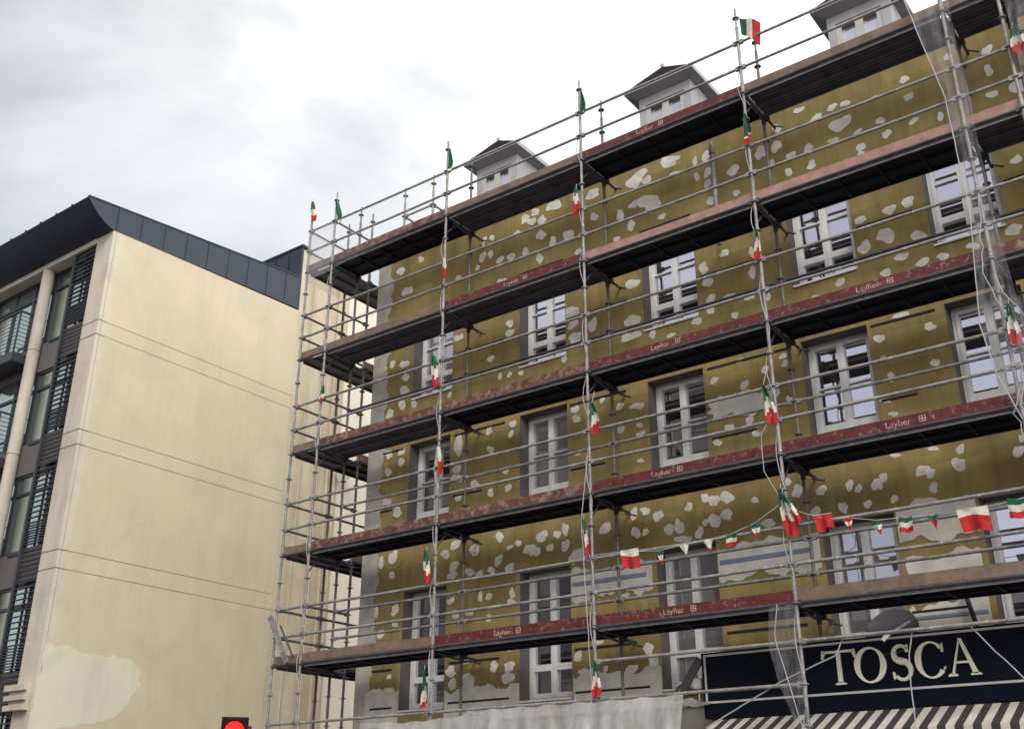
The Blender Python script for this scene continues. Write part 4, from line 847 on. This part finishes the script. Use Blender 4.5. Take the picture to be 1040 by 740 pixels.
# bunting
bn = empty('bunting', (9, -.06, 5.2), 'string of little pennants strung along the rail above the lowest deck', 'bunting')
L1 = [(6.2, 5.33), (6.7, 5.31), (7.3, 5.24), (7.69, 5.27), (8.07, 5.28), (8.42, 5.31), (8.78, 5.4), (9.16, 5.6)]; L2 = [(9.3, 5.5), (9.76, 5.3), (10.04, 5.27), (10.4, 5.18), (10.75, 5.16), (11.08, 5.13), (11.54, 5.12), (12.07, 5.16), (13.0, 5.3), (16, 5.35)]
b = MB(); b.tube([(x, -.07, z) for x, z in L1], .005, 6); b.tube([(x, -.07, z) for x, z in L2], .005, 6); b.build('string', 'stick', bn)
def pennant(x, z, w_, h, tri, order, tilt=0.0):
    b = MB(); n = 6
    for i in range(n):
        for j in range(9):
            def P(i_, j_):
                t = j_/9; u = i_/n-.5
                ww = w_*(1-t*.92 if tri else 1)
                return (x+u*ww+tilt*t*h, -.075-.02*math.sin(u*7+x*5)*(t+.3), z-h*t+.01*math.sin(u*9+x))
            b.add([P(i, j), P(i+1, j), P(i+1, j+1), P(i, j+1)], [(0, 1, 2, 3)], order[j//3], True)
    return b.build('pennant', ['green', 'white', 'redf'], bn)
for x, z, w_, h, tri, od in ((7.32, 5.24, .13, .20, True, (0, 1, 2)), (7.7, 5.27, .15, .14, True, (1, 1, 1)), (8.07, 5.28, .15, .18, True, (1, 1, 2)), (8.43, 5.31, .16, .17, False, (0, 1, 2)), (8.78, 5.4, .18, .2, True, (0, 1, 2)),
    (10.04, 5.27, .14, .16, True, (2, 1, 2)), (10.4, 5.18, .16, .18, True, (0, 1, 2)), (10.75, 5.16, .17, .19, False, (0, 1, 2)), (11.08, 5.13, .14, .17, True, (0, 2, 2)), (12.07, 5.18, .26, .24, False, (0, 1, 2)), (12.6, 5.22, .15, .18, True, (0, 1, 2))):
    pennant(x, z, w_, h, tri, od, .15 if tri else 0)
def bigflag(x, z, w_, h, od, lab):
    o = empty('flag', (x, -.08, z), lab, 'flag', 'larger flags folded over the rail above the lowest deck'); b = MB(); n = 8
    for i in range(n):
        for j in range(9):
            def P(i_, j_):
                t = j_/9; u = i_/n-.5; return (x+u*w_*(1-.12*t)+.03*t, -.08-.03*math.sin(u*8)*(t+.2), z-h*t-.02*math.sin(u*5+x)*(1 if j_ else 0))
            b.add([P(i, j), P(i+1, j), P(i+1, j+1), P(i, j+1)], [(0, 1, 2, 3)], od[j//3], True)
    b.build('cloth', ['green', 'white', 'redf'], o)
    b = MB(); b.tube([(x-w_/2, -.075, z+.004), (x+w_/2, -.075, z+.004)], .006, 6); b.build('hem', 'stick', o)
bigflag(6.82, 5.32, .30, .27, (1, 2, 2), 'white and red flag folded over the rail right of the central pole')
bigflag(11.54, 5.14, .36, .28, (1, 2, 2), 'largest white and red flag on the bunting, above the letter A')
bigflag(9.72, 5.36, .24, .2, (2, 2, 2), 'crumpled dark red flag on the bunting right of the tall pole')

# ============================================================ TRAFFIC LIGHT
TX, TY = 5.30, -5.62
tl = empty('traffic_light', (TX, TY, 0), 'black traffic light showing red, in front of the cream side wall', 'traffic light')
b = MB(); b.tube([(TX, TY+.16, 0), (TX, TY+.16, 1.9), (TX, TY+.16, 2.62)], .05, 12); b.build('pole', 'frame_dark', tl)
dv = Vector((9.26, -7.54, 0)).normalized(); sd = Vector((-dv.y, dv.x, 0))
def ob(b, c, hw, dp, z0, z1, mi=0):
    c = Vector(c); P = [c-sd*hw-dv*dp, c+sd*hw-dv*dp, c+sd*hw+dv*dp, c-sd*hw+dv*dp]
    b.prism([(p.x, p.y, z0) for p in P][::-1], (0, 0, z1-z0), mi)
b = MB(); ob(b, (TX, TY, 0), .135, .09, 1.85, 2.69); b.build('housing', 'black', tl)
for k, (z, mt) in enumerate(((2.55, 'lens_on'), (2.27, 'lens_off'), (1.99, 'lens_off'))):
    c0 = Vector((TX, TY, z))+dv*.091
    b = MB(); b.tube([c0, c0+dv*.012], .10, 20); b.build('lens', mt, tl)
    b = MB(); n = 12
    for i in range(n):
        t0 = math.pi*(-.08+1.16*i/n); t1 = math.pi*(-.08+1.16*(i+1)/n)
        P = [c0+sd*.112*math.cos(t)+Vector((0, 0, .112*math.sin(t))) for t in (t0, t1)]
        b.add([P[0], P[1], P[1]+dv*.13, P[0]+dv*.13], [(0, 1, 2, 3)], 0, True)
    b.build('visor', 'black', tl)

# ============================================================ OPPOSITE SIDE OF THE STREET (seen mirrored in the windows)
def opposite(x0, x1, h, lab):
    o = empty('townhouse', ((x0+x1)/2, -21, 0), lab, 'building')
    b = MB(); b.box((x0, -30, 0), (x1, -20, h)); b.build('wall', 'brick', o)
    b = MB(); b.prism([(x0-.1, -19.7, h+.002), (x0-.1, -30.2, h+.002), (x0-.1, -25, h+2.2)], (x1-x0+.2, 0, 0)); b.build('roof', 'opp_roof', o)
    x = x0+1.2
    while x < x1-1.5:
        z = 1.0
        while z < h-1.9:
            b = MB(); b.box((x-.08, -19.997, z-.08), (x+1.18, -19.95, z+1.78)); f = b.build('window', 'spandrel', o)
            b = MB(); b.box((x, -19.948, z), (x+1.1, -19.94, z+1.7)); b.build('pane', 'opp_glass', f); z += 3
        x += 3.2
opposite(-24, -1.6, 18.5, 'tall dark rendered house across the street, mirrored in the left windows')
opposite(-1.5, 24, 7.6, 'low dark rendered house across the street, mirrored in the right windows')

# ============================================================ LIGHT
W = bpy.data.worlds.new('World'); S.world = W; W.use_nodes = True; nt = W.node_tree; n = nt.nodes; l = nt.links
bg = n['Background']; out = n['World Output']
az = R(146); el = R(42)          # sun direction azimuth measured from +y clockwise -> from the right, street side
sky = n.new('ShaderNodeTexSky'); sky.sky_type = 'NISHITA'; sky.sun_disc = False; sky.sun_elevation = el; sky.sun_rotation = az
l.new(sky.outputs[0], bg.inputs['Color']); bg.inputs['Strength'].default_value = .05
tc = n.new('ShaderNodeTexCoord'); mpg = n.new('ShaderNodeMapping'); mpg.inputs['Scale'].default_value = (1, 1, 2.2)
l.new(tc.outputs['Generated'], mpg.inputs[0])
ns = n.new('ShaderNodeTexNoise'); ns.inputs['Scale'].default_value = 2.3; ns.inputs['Detail'].default_value = 8; ns.inputs['Roughness'].default_value = .5; ns.inputs['Distortion'].default_value = .35
l.new(mpg.outputs[0], ns.inputs['Vector'])
# the cloud is brighter towards the right of the view
dt = n.new('ShaderNodeVectorMath'); dt.operation = 'DOT_PRODUCT'; dt.inputs[1].default_value = Vector((.86, .42, .28)).normalized(); l.new(tc.outputs['Generated'], dt.inputs[0])
ma = n.new('ShaderNodeMath'); ma.operation = 'MULTIPLY_ADD'; ma.inputs[1].default_value = .42; l.new(dt.outputs['Value'], ma.inputs[0]); l.new(ns.outputs['Fac'], ma.inputs[2])
cr = n.new('ShaderNodeValToRGB'); E_ = cr.color_ramp.elements
E_[0].position = .30; E_[0].color = (.38, .37, .355, 1); E_[1].position = .80; E_[1].color = (1.55, 1.52, 1.45, 1)
for p_, c_ in ((.44, .57), (.54, .78), (.62, 1.05)): e = E_.new(p_); e.color = (c_, c_*.985, c_*.945, 1)
l.new(ma.outputs[0], cr.inputs[0])
b2 = n.new('ShaderNodeBackground'); l.new(cr.outputs[0], b2.inputs['Color']); b2.inputs['Strength'].default_value = 1.28
ad = n.new('ShaderNodeAddShader'); l.new(bg.outputs[0], ad.inputs[0]); l.new(b2.outputs[0], ad.inputs[1]); l.new(ad.outputs[0], out.inputs['Surface'])
sl_ = bpy.data.lights.new('sun', 'SUN'); sl_.energy = 1.15; sl_.angle = R(22); sl_.color = (1, .96, .9); so = bpy.data.objects.new('sun', sl_); COL.objects.link(so)
dirv = Vector((math.sin(az)*math.cos(el), math.cos(az)*math.cos(el), math.sin(el)))   # towards the sun
so.rotation_euler = dirv.to_track_quat('Z', 'Y').to_euler(); so.location = (20, -20, 30)

S.view_settings.view_transform = 'Standard'; S.view_settings.look = 'None'; S.view_settings.gamma = 1; S.view_settings.exposure = 0.22
S.view_settings.use_curve_mapping = False
S.render.engine = 'CYCLES'
